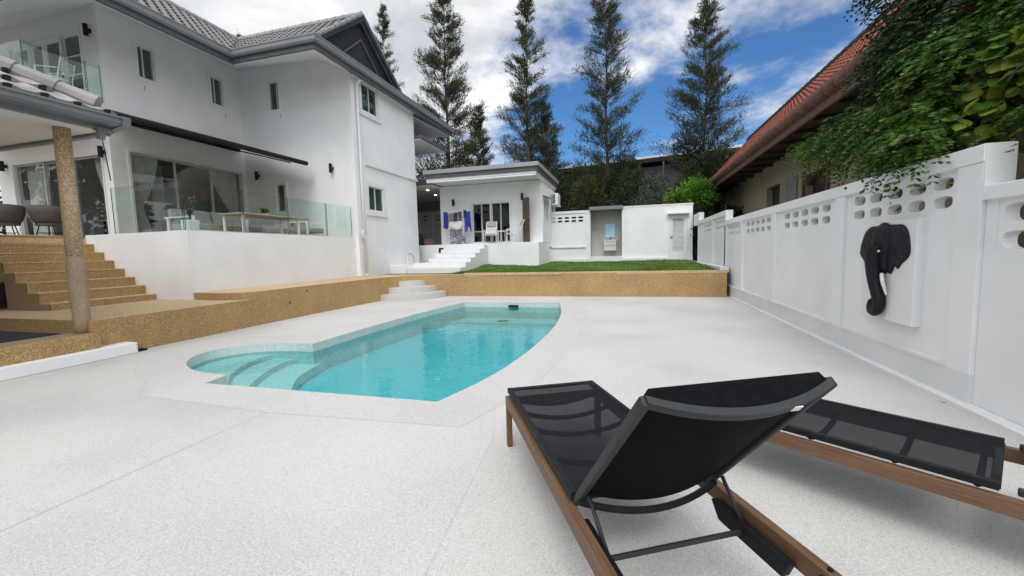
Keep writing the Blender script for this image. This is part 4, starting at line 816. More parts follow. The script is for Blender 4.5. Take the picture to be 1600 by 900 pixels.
for a in range(3):
    c, s_ = math.cos(a*2.1), math.sin(a*2.1); MB().tube([(-5.50+.17*c, 18+.17*s_, 2.38), (-5.50+.19*c, 18+.19*s_, 1.87)], .012, 8).build('leg', WHITEM, t)
# laundry rack
t = thing('drying_rack', 'tall white folding laundry rack crowded with clothes by the wall', 'drying rack', (-7.6, 17.95, 1.87))
mb = MB()
for x in (-7.98, -7.28):
    mb.tube([(x, 17.85, 1.87), (x, 17.95, 3.42)], .013, 6); mb.tube([(x, 18.35, 1.87), (x, 18.15, 3.42)], .013, 6)
for z in (2.15, 2.6, 3.05, 3.4): mb.tube([(-8.0, 17.9, z), (-7.26, 17.9, z)], .01, 6); mb.tube([(-8.0, 18.2, z), (-7.26, 18.2, z)], .01, 6)
mb.tube([(-8.30, 18.0, 3.40), (-6.98, 18.0, 3.40)], .012, 6); mb.build('frame', WHITEM, t)
def cloth(name, label, x0, x1, z1, z0, y, m, group='clothes hung on the drying rack', jag=.05, cat='clothing'):
    cols, rows = 12, 6; mb = MB(); ph = random.random()*6
    for j in range(rows+1):
        for i in range(cols+1):
            s = i/cols; tt = j/rows; zb = z0+jag*math.sin(s*7+ph)
            mb.v.append((x0+(x1-x0)*(s+.06*math.sin(tt*4+ph)), y+.035*math.sin(s*14+ph)*(.3+tt), z1+(zb-z1)*tt))
    for j in range(rows):
        for i in range(cols): k_ = j*(cols+1)+i; mb.f.append((k_, k_+1, k_+cols+2, k_+cols+1)); mb.m.append(0)
    o = mb.build(name, m, None, smooth=True, org=((x0+x1)/2, y, z0)); so_ = o.modifiers.new('Solid', 'SOLIDIFY'); so_.thickness = .006
    return tag(o, label, cat, group)
cloth('shirt', 'blue shirt hanging at the left end of the drying rack', -8.30, -8.08, 3.38, 2.62, 17.98, BLUEC)
cloth('shirt', 'blue shirt hanging at the right end of the drying rack', -7.22, -6.92, 3.36, 2.55, 17.96, BLUEC, jag=.14)
cloth('towel', 'grey and black towel hanging on the top tier of the rack', -8.0, -7.74, 3.30, 2.88, 17.88, GREYC); cloth('shirt', 'dark shirt hanging on the top tier, middle of the rack', -7.72, -7.52, 3.32, 2.86, 17.87, DARKMESH)
cloth('shirt', 'dark grey-green shirt hanging on the top tier beside the right shirt', -7.50, -7.32, 3.36, 2.95, 17.88, TAUPE)
cloth('towel', 'wide cream cloth draped over the second tier of the rack', -7.98, -7.34, 2.92, 2.58, 17.86, WHITEC, jag=.07, cat='towel'); cloth('towel', 'grey cloth hanging under the cream cloth on the rack', -7.96, -7.32, 2.56, 2.25, 17.88, GREYC, cat='towel')
cloth('towel', 'patterned lilac and black cloth on the lowest tier of the rack', -7.95, -7.42, 2.18, 1.9, 17.86, MIXC, cat='towel'); cloth('towel', 'pale patterned cloth on the lowest tier, right side of rack', -7.44, -7.12, 2.26, 1.93, 17.84, MIXC, jag=.1, cat='towel')
cloth('towel', 'black cloth at top right corner of the drying rack', -7.26, -7.12, 3.42, 3.12, 17.94, DARKMESH, cat='towel')

# terrace sofa set
t = thing('corner_sofa', 'long grey cushioned outdoor sofa with white frame behind the balustrade', 'sofa', (-11.6, 10.6, 2.02))
mb = MB()
for y in (8.35, 9.95, 11.75): mb.bar((-11.9, y, 2.02), (-11.9, y, 2.62), .05, .05, (1, 0, 0)); mb.bar((-11.0, y, 2.02), (-11.0, y, 2.62), .05, .05, (1, 0, 0))
mb.box(-11.0, -12.0, 8.32, 8.38, 2.58, 2.62); mb.box(-11.0, -12.0, 11.72, 11.78, 2.58, 2.62); mb.box(-11.0, -12.0, 8.35, 11.75, 2.22, 2.26); mb.build('frame', WHITEM, t)
for a, b_ in ((8.4, 9.5), (9.52, 10.6), (10.62, 11.7)):
    MB().box(-11.02, -11.9, a, b_, 2.26, 2.44).build('seat_cushion', GREYF, t, bevel=.04)
    MB().hexa([(-11.75, a, 2.42), (-11.75, b_, 2.42), (-11.95, b_, 2.42), (-11.95, a, 2.42), (-11.85, a+.03, 2.86), (-11.85, b_-.03, 2.86), (-12.05, b_-.03, 2.86), (-12.05, a+.03, 2.86)]).build('back_cushion', GREYF, t, bevel=.05)
t = thing('outdoor_armchair', 'grey cushioned outdoor armchair at the right end of the sofa set', 'armchair', (-10.3, 11.6, 2.02))
mb = MB()
for y in (11.25, 12.05):
    for x in (-10.0, -10.75): mb.bar((x, y, 2.02), (x, y, 2.60), .05, .05, (1, 0, 0))
    mb.box(-9.98, -10.78, y-.03, y+.03, 2.58, 2.62)
mb.build('frame', WHITEM, t); MB().box(-10.0, -10.7, 11.28, 12.02, 2.25, 2.42).build('seat_cushion', GREYF, t, bevel=.04)
MB().box(-10.55, -10.75, 11.3, 12.0, 2.42, 2.80).build('back_cushion', GREYF, t, bevel=.05)
t = thing('outdoor_table', 'long pale wooden outdoor table with slim white legs behind the balustrade', 'table', (-10.2, 9.9, 2.02))
MB().box(-9.95, -10.75, 8.85, 11.0, 2.66, 2.70).build('table_top', TABLEW, t, bevel=.008)
for x in (-10.02, -10.68):
    for y in (8.95, 10.9): MB().bar((x, y, 2.02), (x, y, 2.66), .05, .05, (1, 0, 0)).build('leg', WHITEM, t)
def small_plant(name, label, loc, potm, ph, pr, n, ln, wd, spread, height, m, cat='potted plant', stems=5):
    t = thing(name, label, cat, loc); x, y, z = loc
    if pr > .11: MB().hexa([(x-pr*.8, y-pr*.8, z), (x+pr*.8, y-pr*.8, z), (x+pr*.8, y+pr*.8, z), (x-pr*.8, y+pr*.8, z), (x-pr, y-pr, z+ph), (x+pr, y-pr, z+ph), (x+pr, y+pr, z+ph), (x-pr, y+pr, z+ph)]).build('pot', potm, t, bevel=.01)
    else: MB().tube([(x, y, z), (x, y, z+ph)], [pr*.8, pr], 14).build('pot', potm, t)
    mb = MB(); C = []; D = []
    for i in range(stems):
        a = random.random()*6.28; tip = Vector((x+math.cos(a)*spread*random.uniform(.3, 1), y+math.sin(a)*spread*random.uniform(.3, 1), z+ph+height*random.uniform(.7, 1.1))); b0 = Vector((x, y, z+ph*.9))
        mb.tube([b0, (b0+tip)/2+Vector((0, 0, .03)), tip], [.008, .006, .003], 5)
        for q in range(n//stems):
            s = random.uniform(.35, 1); p = b0.lerp(tip, s); C.append(p); D.append((random.gauss(0, 1), random.gauss(0, 1), random.gauss(.4, .6)))
    mb.build('stem', BARK, t); leaves('leaves', np.array([tuple(c) for c in C]), np.array(D), ln, wd, m, t, .1, seed=3); return t
small_plant('potted_plant', 'leafy flowering plant in a white square pot at the terrace corner', (-9.62, 7.22, 2.02), TRIM, .34, .13, 150, .07, .035, .16, .50, leafmat('pot_leaf', [(.06, .12, .04), (.16, .22, .07), (.55, .50, .38)], .5, .2), stems=9)
small_plant('table_plant', 'small green plant in a round white bowl on the wooden table', (-10.35, 10.0, 2.70), TRIM, .06, .08, 120, .09, .04, .12, .14, LEAFG, stems=8)

# dining chairs by the stairs (dark rattan)
def rattan_chair(label, x, y, z, rz_):
    t = thing('rattan_chair', label, 'chair', (x, y, z), 0, 'rattan chairs at the top of the stairs'); t.rotation_euler.z = rz_; t['org'] = [0, 0, 0]
    P = []; mb = MB(); n = 14; pr = []
    for j, (zz_, rr1) in enumerate(((.42, .24), (.5, .29), (.68, .33), (.86, .35))):
        for i in range(n+1):
            a = R(60+240*i/n); h = zz_ if j < 2 else zz_-(.18 if j == 3 else .08)*abs(math.cos((a-math.pi)))**0*(abs(i-n/2)/(n/2))**3
            mb.v.append((rr1*math.cos(a)*1.05, rr1*math.sin(a)*1.1, h))
    for j in range(3):
        for i in range(n): k_ = j*(n+1)+i; mb.f.append((k_, k_+1, k_+n+2, k_+n+1)); mb.m.append(0)
    o = mb.build('shell', TAUPE, t, smooth=True); so_ = o.modifiers.new('Solid', 'SOLIDIFY'); so_.thickness = .03
    MB().tube([(0, 0, .38), (0, 0, .43)], .27, 18).build('seat', TAUPE, t)
    for i in range(4):
        a = R(45+90*i); MB().tube([(.2*math.cos(a), .2*math.sin(a), .39), (.30*math.cos(a), .30*math.sin(a), 0)], .012, 6).build('leg', BLACK, t)
    mb = MB(); pts_ = [(.26*math.cos(R(45+90*i)), .26*math.sin(R(45+90*i)), .2) for i in range(5)]; mb.tube(pts_, .008, 6); mb.build('stretcher', BLACK, t)
    return t
rattan_chair('dark taupe rattan chair at the far left edge above the stairs', -14.45, 6.4, 2.02, R(165)); rattan_chair('dark taupe rattan chair turned sideways beside the tan column', -13.95, 7.0, 2.02, R(120))
# balcony chair
def wire_chair(label, x, y, z, rz_):
    t = thing('balcony_chair', label, 'chair', (x, y, z)); t.rotation_euler.z = rz_; t['org'] = [0, 0, 0]
    mb = MB()
    for i in range(8): mb.box(-.22, .22, -.21+i*.056, -.18+i*.056, .42, .435)
    mb.build('seat', WHITEM, t)
    mb = MB()
    for i in range(5): zz_ = .58+i*.06; mb.hexa([(-.22, .23+i*.015, zz_), (.22, .23+i*.015, zz_), (.22, .245+i*.015, zz_), (-.22, .245+i*.015, zz_), (-.22, .23+i*.015, zz_+.03), (.22, .23+i*.015, zz_+.03), (.22, .245+i*.015, zz_+.03), (-.22, .245+i*.015, zz_+.03)])
    mb.build('backrest', WHITEM, t)
    for sx_ in (-.24, .24):
        MB().tube([(sx_, -.24, 0), (sx_, -.22, .64), (sx_, .22, .62)], .014, 6).build('arm', WHITEM, t)
        MB().tube([(sx_, .30, 0), (sx_, .22, .42), (sx_, .32, .88)], .014, 6).build('leg', WHITEM, t)
    return t
wire_chair('white slatted metal chair on the upper balcony behind glass', -13.98-.25, 7.55, 5.78, R(-60))
t = thing('balcony_table', 'small dark table beside the white chair on the balcony', 'table', (-14.9, 7.5, 5.78))
MB().tube([(-14.9, 7.5, 6.38), (-14.9, 7.5, 6.41)], .25, 18).build('table_top', BLACK, t); MB().tube([(-14.9, 7.5, 5.78), (-14.9, 7.5, 6.38)], .03, 8).build('leg', BLACK, t)
# indoor furniture glimpsed through the glass
t = thing('dining_table', 'dark dining table indoors behind the stair-side glass', 'table', (-15.6, 9.9, 2.05)); MB().box(-14.8, -16.6, 9.5, 10.4, 2.78, 2.82).build('table_top', TABLEW, t)
for x in (-14.9, -16.5):
    for y in (9.6, 10.3): MB().tube([(x, y, 2.05), (x, y, 2.78)], .03, 6).build('leg', BLACK, t)
tag(MB().box(-16.6, -17.6, 12.6, 12.95, 2.05, 3.1).box(-16.65, -17.55, 12.58, 12.6, 2.1, 3.05).build('sideboard', CONCG), 'pale grey cabinet indoors against the back wall', 'cabinet')

# ================================================================== neighbour house (red roof)
t = thing('red_roof_house', 'neighbouring house with long red tiled eave behind the white wall', 'house', (5.2, 12, 0))
EX, EZ = 4.02, 4.55
mb = MB(); wall_grid(mb, lambda a, z, d: (5.1+d, a, z), 4.0, 25, 0, 4.9, .2, [(9.8, 10.6, 2.2, 3.6), (13.0, 14.4, .4, 3.5), (16.6, 18.0, 2.0, 3.6)]); mb.build('wall', CREAMW, t)
mb = MB(); mb.box(5.32, 5.4, 4.0, 25, 0, 4.8); mb.build('inner_wall', DKBR, t)
SHUT = mat('grey_shutter', (.20, .21, .22), rough=.7); MB().box(5.06, 5.10, 10.62, 11.5, 1.6, 3.9).build('shutter', SHUT, t); MB().box(5.05, 5.1, 15.0, 15.9, 1.6, 3.6).build('shutter', SHUT, t)
mb = MB(); mb.box(5.04, 5.1, 12.85, 12.98, .4, 3.6); mb.box(5.04, 5.1, 14.42, 14.55, .4, 3.6); mb.build('door_frame', mat('red_brown_frame', (.16, .035, .025), rough=.6), t)
mb = MB(); mb.quad((EX+.08, 3.5, EZ-.14), (EX+.08, 25.2, EZ-.14), (5.3, 25.2, EZ-.13), (5.3, 3.5, EZ-.13)); mb.build('soffit', DKBR, t, recalc=False)
for i in range(18): y = 4.2+i*1.2; MB().hexa([(EX+.1, y, EZ-.24), (EX+.1, y+.09, EZ-.24), (5.1, y+.09, EZ-.23), (5.1, y, EZ-.23), (EX+.1, y, EZ-.15), (EX+.1, y+.09, EZ-.15), (5.1, y+.09, EZ-.14), (5.1, y, EZ-.14)]).build('rafter', DKBR, t)
MB().box(EX, EX+.07, 7.2, 25.2, EZ-.24, EZ-.02).build('fascia', REDE, t)
# thick edge tiles along the eave
mb = MB(); yy = 7.2
while yy < 25:
    mb.tube([(EX+.02, yy, EZ+.11), (EX+.02, yy+.46, EZ+.09)], [.182, .148], 12); yy += .45
mb.build('edge_tiles', REDE, t)
sl = Vector((2.1, 0, 2.25)); tile_sheet('roof_tiles', (EX+.06, 7.2, EZ+.25), (0, 1, 0), 18, sl, sl.length, lambda s: (0, 18), t, [REDT, mat('red_hollow_shade', (.07, .02, .015), rough=.9)], .26, .30, .022, .028, 6)  # second material paints the shade in the tile mouths
mb = MB(); yy = 7.2; 
while yy < 25.1: mb.tube([(EX+2.17, yy, EZ+2.53), (EX+2.17, yy+.46, EZ+2.51)], [.12, .10], 8); yy += .45
mb.build('ridge_tiles', DKBR, t)
mb = MB(); mb.quad((EX+2.16, 7.2, EZ+2.4), (EX+2.16, 25.2, EZ+2.4), (EX+5, 25.2, EZ), (EX+5, 7.2, EZ)); mb.build('rear_slope', REDT, t, recalc=False)
# projecting near wing whose eave crosses the upper right corner
mb = MB(); mb.bar((3.55, 6.2, 4.22), (6.2, 5.2, 4.9), .1, .20); mb.bar((3.62, 6.35, 4.10), (6.2, 5.4, 4.70), .1, .12); mb.build('porch_fascia', REDE, t)
mb = MB(); mb.quad((3.3, 6.3, 4.40), (6.4, 5.15, 5.1), (6.6, 7.5, 6.6), (3.5, 7.6, 5.9)); mb.build('porch_roof', REDT, t, recalc=False)
mb = MB(); mb.quad((3.6, 6.4, 4.1), (6.2, 5.4, 4.7), (6.2, 8.4, 5.2), (3.9, 8.4, 4.5)); mb.build('porch_soffit', DKBR, t, recalc=False)
mb = MB(); mb.tube([(4.9, 13.6, 3.9), (4.9, 13.6, 3.35)], .012, 6); mb.tube([(4.9, 13.6, 3.35), (4.9, 13.6, 3.1)], [.2, .1], 12); o = mb.build('hanging_basket', BARK); tag(o, 'small dark hanging basket under the red roof eave', 'hanging basket')

# ================================================================== distant shed behind the trees
t = thing('metal_shed', 'long dark metal shed with thin white roof edge behind the tall trees', 'shed', (0, 33, 0))
mb = MB(); mb.hexa([(-12, 32.6, 0), (14, 32.6, 0), (14, 44, 0), (-12, 44, 0), (-12, 32.6, 6.9), (14, 32.6, 7.9), (14, 44, 7.9), (-12, 44, 6.9)]); mb.build('wall', SHEDM, t)
mb = MB(); mb.hexa([(-12, 31.9, 7.05), (14, 31.9, 8.15), (14, 45, 8.15), (-12, 45, 7.05), (-12, 31.9, 7.30), (14, 31.9, 8.42), (14, 45, 8.6), (-12, 45, 7.5)]); mb.build('roof', GABLE, t)
mb = MB(); mb.hexa([(-12, 31.85, 7.31), (14, 31.85, 8.43), (14, 32.2, 8.43), (-12, 32.2, 7.31), (-12, 31.85, 7.45), (14, 31.85, 8.60), (14, 32.2, 8.60), (-12, 32.2, 7.45)]); mb.build('roof_edge', SHEDW, t)
for x in (-2, 2.4, 6.5): MB().box(x, x+.12, 31.95, 32.1, 5.5, 7.4+(x+12)*.042).build('post', SHEDM, t)

# ================================================================== vegetation
def casuarina(label, x, y, height, width, z_low, seed, lean=0., dens=1.0, group='tall casuarina trees behind the garden wall'):
    r = np.random.default_rng(seed); t = thing('casuarina_tree', label, 'tree', (x, y, 0), 0, group)
    k = 9; tp = [(x+lean*(i/k)**1.5+.06*math.sin(i*1.7+seed), y+.05*math.cos(i*2.1+seed), height*i/k) for i in range(k+1)]
    MB().tube(tp, [max(.010, .13*(1-i/k)**.9*height/16) for i in range(k+1)], 8).build('trunk', BARK, t, smooth=True)
    C = []; D = []; lim = MB(); nb = int((height-z_low)*17*dens)
    side = r.uniform(0, 6.28)
    for b in range(nb):
        s = r.uniform(0, 1)**.9; z = z_low+(height-z_low)*s; a = r.uniform(0, 6.28)
        prof = (1-s)**.72; clump = .55+.45*math.sin(z*1.9+a*2+seed)+.35*math.sin(z*4.3-a+seed*2)
        Lb = width*.5*prof*max(.40, min(1.25, .62+.42*clump))*r.uniform(.7, 1.15)+.14
        tx = np.interp(z, [p[2] for p in tp], [p[0] for p in tp]); base = np.array([tx, y, z])
        el = R(r.uniform(12, 48)); dirv = np.array([math.cos(a)*math.cos(el), math.sin(a)*math.cos(el), math.sin(el)])
        tip = base+dirv*Lb; 
        if Lb > .5: lim.tube([tuple(base), tuple(base+dirv*Lb*.5+np.array([0, 0, .04])), tuple(tip)], [.022, .014, .005], 4, cap=False)
        m_ = int(18+74*Lb*dens)
        q = r.uniform(.25 if Lb > .6 else 0, 1.04, m_); P = base+np.outer(q, dirv)*Lb+r.normal(0, .04+.04*Lb, (m_, 3))
        dd_ = dirv*r.uniform(.3, 1.0, (m_, 1))+r.normal(0, .30, (m_, 3))+np.array([0, 0, .35]); C.append(P); D.append(dd_)
    q = r.uniform(.86, 1.02, 60); C.append(np.stack([x+lean+r.normal(0, .05, 60), y+r.normal(0, .05, 60), height*q], 1)); D.append(r.normal(0, .3, (60, 3))+np.array([0, 0, 1.0]))
    C = np.concatenate(C); D = np.concatenate(D); n = len(C)
    lim.build('limb', BARK, t); leaves('crown', C, D, r.uniform(.16, .38, n), r.uniform(.022, .042, n), CASU, t, .06, seed=seed); return t
casuarina('tall thick casuarina nearest the villa roof, top cut by the frame', -11.9, 27, 19.6, 6.8, 3.5, 1, dens=.95)
casuarina('slender casuarina rising directly above the guest house roof', -6.3, 27, 17.6, 5.7, 3.5, 2, .1, dens=.85)
casuarina('tall narrow casuarina in the middle, right of the guest house', -1.2, 27, 17.6, 5.9, 3.5, 3, -.1, dens=.8)
casuarina('bushy casuarina nearest the red roof at right', 4.35, 27, 15.7, 6.3, 3.5, 4, dens=.9)
casuarina('casuarina tip showing just behind the villa gable peak', -17.6, 28.5, 19.6, 4.2, 5, 5, .2, dens=.8)
casuarina('short casuarina spread between the thick tree and the guest house', -10.4, 29, 11.8, 4.2, 3, 6)
casuarina('small casuarina crown low beside the slender tree', -7.9, 34, 11.2, 3.6, 3, 8)
casuarina('low casuarina at the right foot of the slender tree', -5.3, 28.5, 11.2, 3.8, 3, 9)
casuarina('far thin casuarina spire above the villa roof ridge', -30.0, 36, 24.0, 3.4, 12, 10)
casuarina('farthest thin casuarina spire left of the roof valley', -39.0, 36, 24.6, 3.0, 12, 11)
def bush(name, label, cx_, cy_, cz_, rx, ry, rz_, n, seed, m=HEDGE, ln=(.12, .28), wd=(.05, .11), cat='bush', group=None, trunk=True, lumps=7):
    r = np.random.default_rng(seed); t = thing(name, label, cat, (cx_, cy_, 0), 0, group)
    if trunk: MB().tube([(cx_, cy_, 0), (cx_+.1, cy_, cz_*.5), (cx_, cy_, cz_)], [.16, .13, .07], 8).build('trunk', BARK, t)
    L_ = [(np.array([cx_, cy_, cz_])+r.normal(0, 1, 3)*np.array([rx, ry, rz_])*.5, r.uniform(.4, .75)) for _ in range(lumps)]
    C = []; D = []
    for c, s in L_:
        m_ = n//lumps; v = r.normal(size=(m_, 3)); v /= np.linalg.norm(v, axis=1)[:, None]; rad = r.uniform(.35, 1.05, (m_, 1))**.6
        C.append(c+v*rad*np.array([rx, ry, rz_])*s); D.append(v+r.normal(0, .5, (m_, 3))+np.array([0, 0, .1]))
    C = np.concatenate(C); D = np.concatenate(D); k_ = C[:, 2] > .1; C = C[k_]; D = D[k_]; n = len(C)
    leaves('foliage', C, D, r.uniform(*ln, n), r.uniform(*wd, n), m, t, .12, seed=seed); return t
OLIVE = leafmat('olive_foliage', [(.022, .034, .008), (.045, .058, .013), (.085, .09, .02)], .6, .3)
BL = ['dark bush behind the guest house, partly hidden by its roof', 'dark bush between the guest house and slender casuarina', 'dark bush just right of the guest house air conditioner', 'olive bush behind the holed garden wall', 'dark bush rising above the alcove roof', 'olive bush under the middle casuarina', 'dark bush behind the plain white shed wall', 'dark bush left of the red roof corner', 'dark bush at the foot of the bushy casuarina']
for i, (bx_, bz_, hh) in enumerate(((-12.5, 3.2, 3.0), (-8.5, 3.3, 3.0), (-4.6, 3.0, 3.0), (-2.6, 2.9, 2.8), (-.8, 3.1, 2.9), (.9, 2.6, 2.6), (2.6, 2.7, 2.4), (5.2, 3.3, 3.0), (4.0, 3.9, 2.6))):
    bush('dense_bush', BL[i], bx_, 25.2+(i % 3)*.9, bz_, 2.1, 1.3, hh, 9000, 20+i, ln=(.14, .34), wd=(.03, .07), m=(HEDGE, OLIVE)[i % 2], group='dense bushes behind the garden walls')
bush('dense_bush', 'wide dark bush seen under the rear eaves of the villa', -15.0, 27, 5.2, 2.6, 1.3, 3.4, 8000, 40, group='dense bushes behind the garden walls')
bush('dense_bush', 'dark bush beneath the neighbouring eave, beyond the wall', 4.1, 21.8, 2.6, 1.1, 1.2, 1.5, 5000, 41, group='dense bushes behind the garden walls')
bush('light_shrub', 'bright green leafy shrub left of the red roof corner', 3.25, 22.2, 3.6, .95, .8, .95, 2600, 42, LEAFL, (.14, .30), (.05, .09), 'shrub')
bush('dense_bush', 'dark green hedge at the far left beyond the stairs', -21.5, 10.5, 3.4, 2.2, 1.5, 2.6, 4000, 43, group='dense bushes behind the garden walls')
# small grass tuft left of the white steps
bush('grass_tuft', 'small green tuft on top of the planter wall by the steps', -8.35, 16.8, 1.1, .25, .3, .12, 500, 44, GRASSM, (.08, .16), (.01, .02), 'plant', trunk=False, lumps=3)

# right foreground tree with pinnate leaves
for i, (x, y, hh, lab) in enumerate(((-26, -10, 5.0, 'broad tree beyond the patio, seen mirrored in the house glass'), (-16, -17, 5.5, 'broad tree behind the viewer, left side of the garden'), (-5, -19, 5.0, 'broad tree behind the viewer, centre of the garden'), (-31, -2, 5.0, 'broad tree far left beyond the patio'))):
    bush('broad_tree', lab, x, y, hh, 4.2, 3.2, 4.6, 5000, 60+i, HEDGE, (.4, .8), (.25, .45), 'tree', 'broad trees around the garden')
LEAFD = leafmat('dark_pinnate_leaf', [(.012, .035, .012), (.025, .065, .018), (.055, .11, .03)], .5, .25)
def frond_tree():
    t = thing('overhanging_tree', 'leafy green tree overhanging the right boundary wall', 'tree', (4.3, 5.6, 0))
    mb = MB()
    br = [[(4.3, 5.6, 0), (4.25, 5.7, 1.6), (4.1, 5.9, 2.8), (4.0, 6.2, 4.0), (3.7, 6.6, 5.0)], [(4.15, 5.9, 2.4), (3.7, 6.3, 2.8), (3.4, 7.2, 3.1), (3.15, 8.2, 3.25)], [(4.2, 5.7, 2.2), (3.6, 5.6, 2.75), (3.1, 5.5, 2.70), (2.8, 5.6, 2.45)],
          [(4.1, 5.9, 2.9), (4.4, 5.2, 3.6), (4.4, 4.4, 4.2)], [(4.0, 6.1, 3.6), (3.5, 6.3, 4.0), (3.2, 6.6, 4.2)]]
    for p in br: q = bez(p, 3); mb.tube(q, np.linspace(.10 if p[0][2] == 0 else .04, .008, len(q)).tolist(), 8)
    mb.build('trunk', BARKL, t, smooth=True)
    E = [  # centre, radii, fronds
        ((3.15, 5.75, 2.78), (.35, .50, .26), 420), ((2.90, 5.50, 2.52), (.16, .34, .20), 260), ((3.3, 6.5, 2.95), (.4, .8, .26), 420), ((3.25, 7.6, 3.10), (.3, .9, .22), 330), ((3.15, 8.3, 3.2), (.2, .45, .16), 110),
        ((3.55, 5.8, 3.35), (.5, .7, .40), 480), ((3.7, 6.3, 4.1), (.55, .75, .55), 480), ((3.6, 6.6, 4.95), (.5, .8, .55), 420), ((4.1, 5.4, 3.5), (.6, .8, .7), 480), ((3.3, 6.55, 3.75), (.3, .5, .3), 180),
        ((4.3, 5.0, 4.1), (.7, .9, .7), 420), ((3.9, 4.5, 3.2), (.5, .8, .65), 420), ((4.2, 3.9, 3.6), (.6, .9, .9), 400), ((3.6, 4.0, 2.55), (.4, .8, .4), 300), ((4.0, 7.0, 3.1), (.5, .8, .4), 220)]
    r = np.random.default_rng(5); C = []; D = []; Ln = []; Wd = []; MI = []
    for c, rad, nf in E:
        dark = c[2] > 3.7 and c[1] > 5.5
        for _ in range(int(nf*(.75 if dark else .52))):
            v = r.normal(size=3); v /= np.linalg.norm(v); p = np.array(c)+v*np.array(rad)*r.uniform(.4, 1.08)**.6
            d = v*np.array([1, 1, .3])+r.normal(0, .35, 3)+np.array([-.35, 0, -.05]); d /= np.linalg.norm(d); Lf = r.uniform(.20, .36) if dark else r.uniform(.24, .42); sd_ = np.cross(d, [0, 0, 1]); sd_ /= np.linalg.norm(sd_)+1e-6
            kk = 7 if dark else 9
            for i in range(kk):
                s = (i+.8)/kk; pos = p+d*Lf*s+np.array([0, 0, -.62*Lf*s*s])
                for sg in (-1, 1):
                    C.append(pos); D.append(sd_*sg+d*.75+np.array([0, 0, -.35])+r.normal(0, .12, 3)); Ln.append(r.uniform(.055, .095)*(1.1-.3*s)); Wd.append(.030); MI.append(1 if dark else 0)
    leaves('crown', np.array(C), np.array(D), np.array(Ln), np.array(Wd)*r.uniform(.8, 1.3, len(C)), [LEAFG, LEAFD], t, .06, midx=np.array(MI), seed=6)
    return t
frond_tree()
t = thing('broadleaf_vine', 'yellow-green vine with broad leaves climbing through the overhanging tree', 'vine', (3.7, 4.7, 1.9))
mb = MB(); vp = bez([(3.5, 5.1, 1.9), (3.3, 5.2, 2.5), (3.35, 5.0, 2.9), (3.5, 4.7, 3.3), (3.7, 4.3, 3.4), (3.9, 3.8, 3.3)], 4); mb.tube(vp, .012, 6); mb.tube(bez([(3.0, 5.5, 2.35), (3.05, 5.3, 2.6), (3.3, 5.15, 2.75)], 3), .012, 6); mb.build('stem', BARKL, t)
r = np.random.default_rng(9); mb = MB()
HS = [(0, 0), (.12, .36), (.42, .50), (.72, .30), (1.0, 0), (.72, -.30), (.42, -.50), (.12, -.36)]
for c, rad, k_ in (((3.40, 5.0, 3.05), (.22, .45, .32), 80), ((3.45, 4.4, 3.1), (.28, .5, .42), 130), ((3.4, 3.9, 2.9), (.3, .6, .5), 130), ((3.5, 4.1, 3.6), (.3, .6, .3), 60), ((3.20, 5.15, 2.62), (.15, .25, .15), 22)):
    for _ in range(k_):
        v = r.normal(size=3); v /= np.linalg.norm(v); p = Vector(np.array(c)+v*np.array(rad)*r.uniform(.7, 1.05)); d = Vector(v*np.array([.6, .6, .1])+np.array([-.5, -.25, -.55])+r.normal(0, .3, 3)).normalized()
        n_ = Vector(r.normal(0, .45, 3)+np.array([-.55, -.45, .7])).normalized(); sd_ = d.cross(n_).normalized(); L_ = r.uniform(.10, .18); up_ = sd_.cross(d)
        mb.add([p+d*L_*a+sd_*L_*b_*.95-up_*L_*(.18*abs(b_)+.10*a*a) for a, b_ in HS], [(0, 1, 2, 3, 4), (0, 4, 5, 6, 7)])
mb.build('leaves', LEAFY, t, recalc=False)

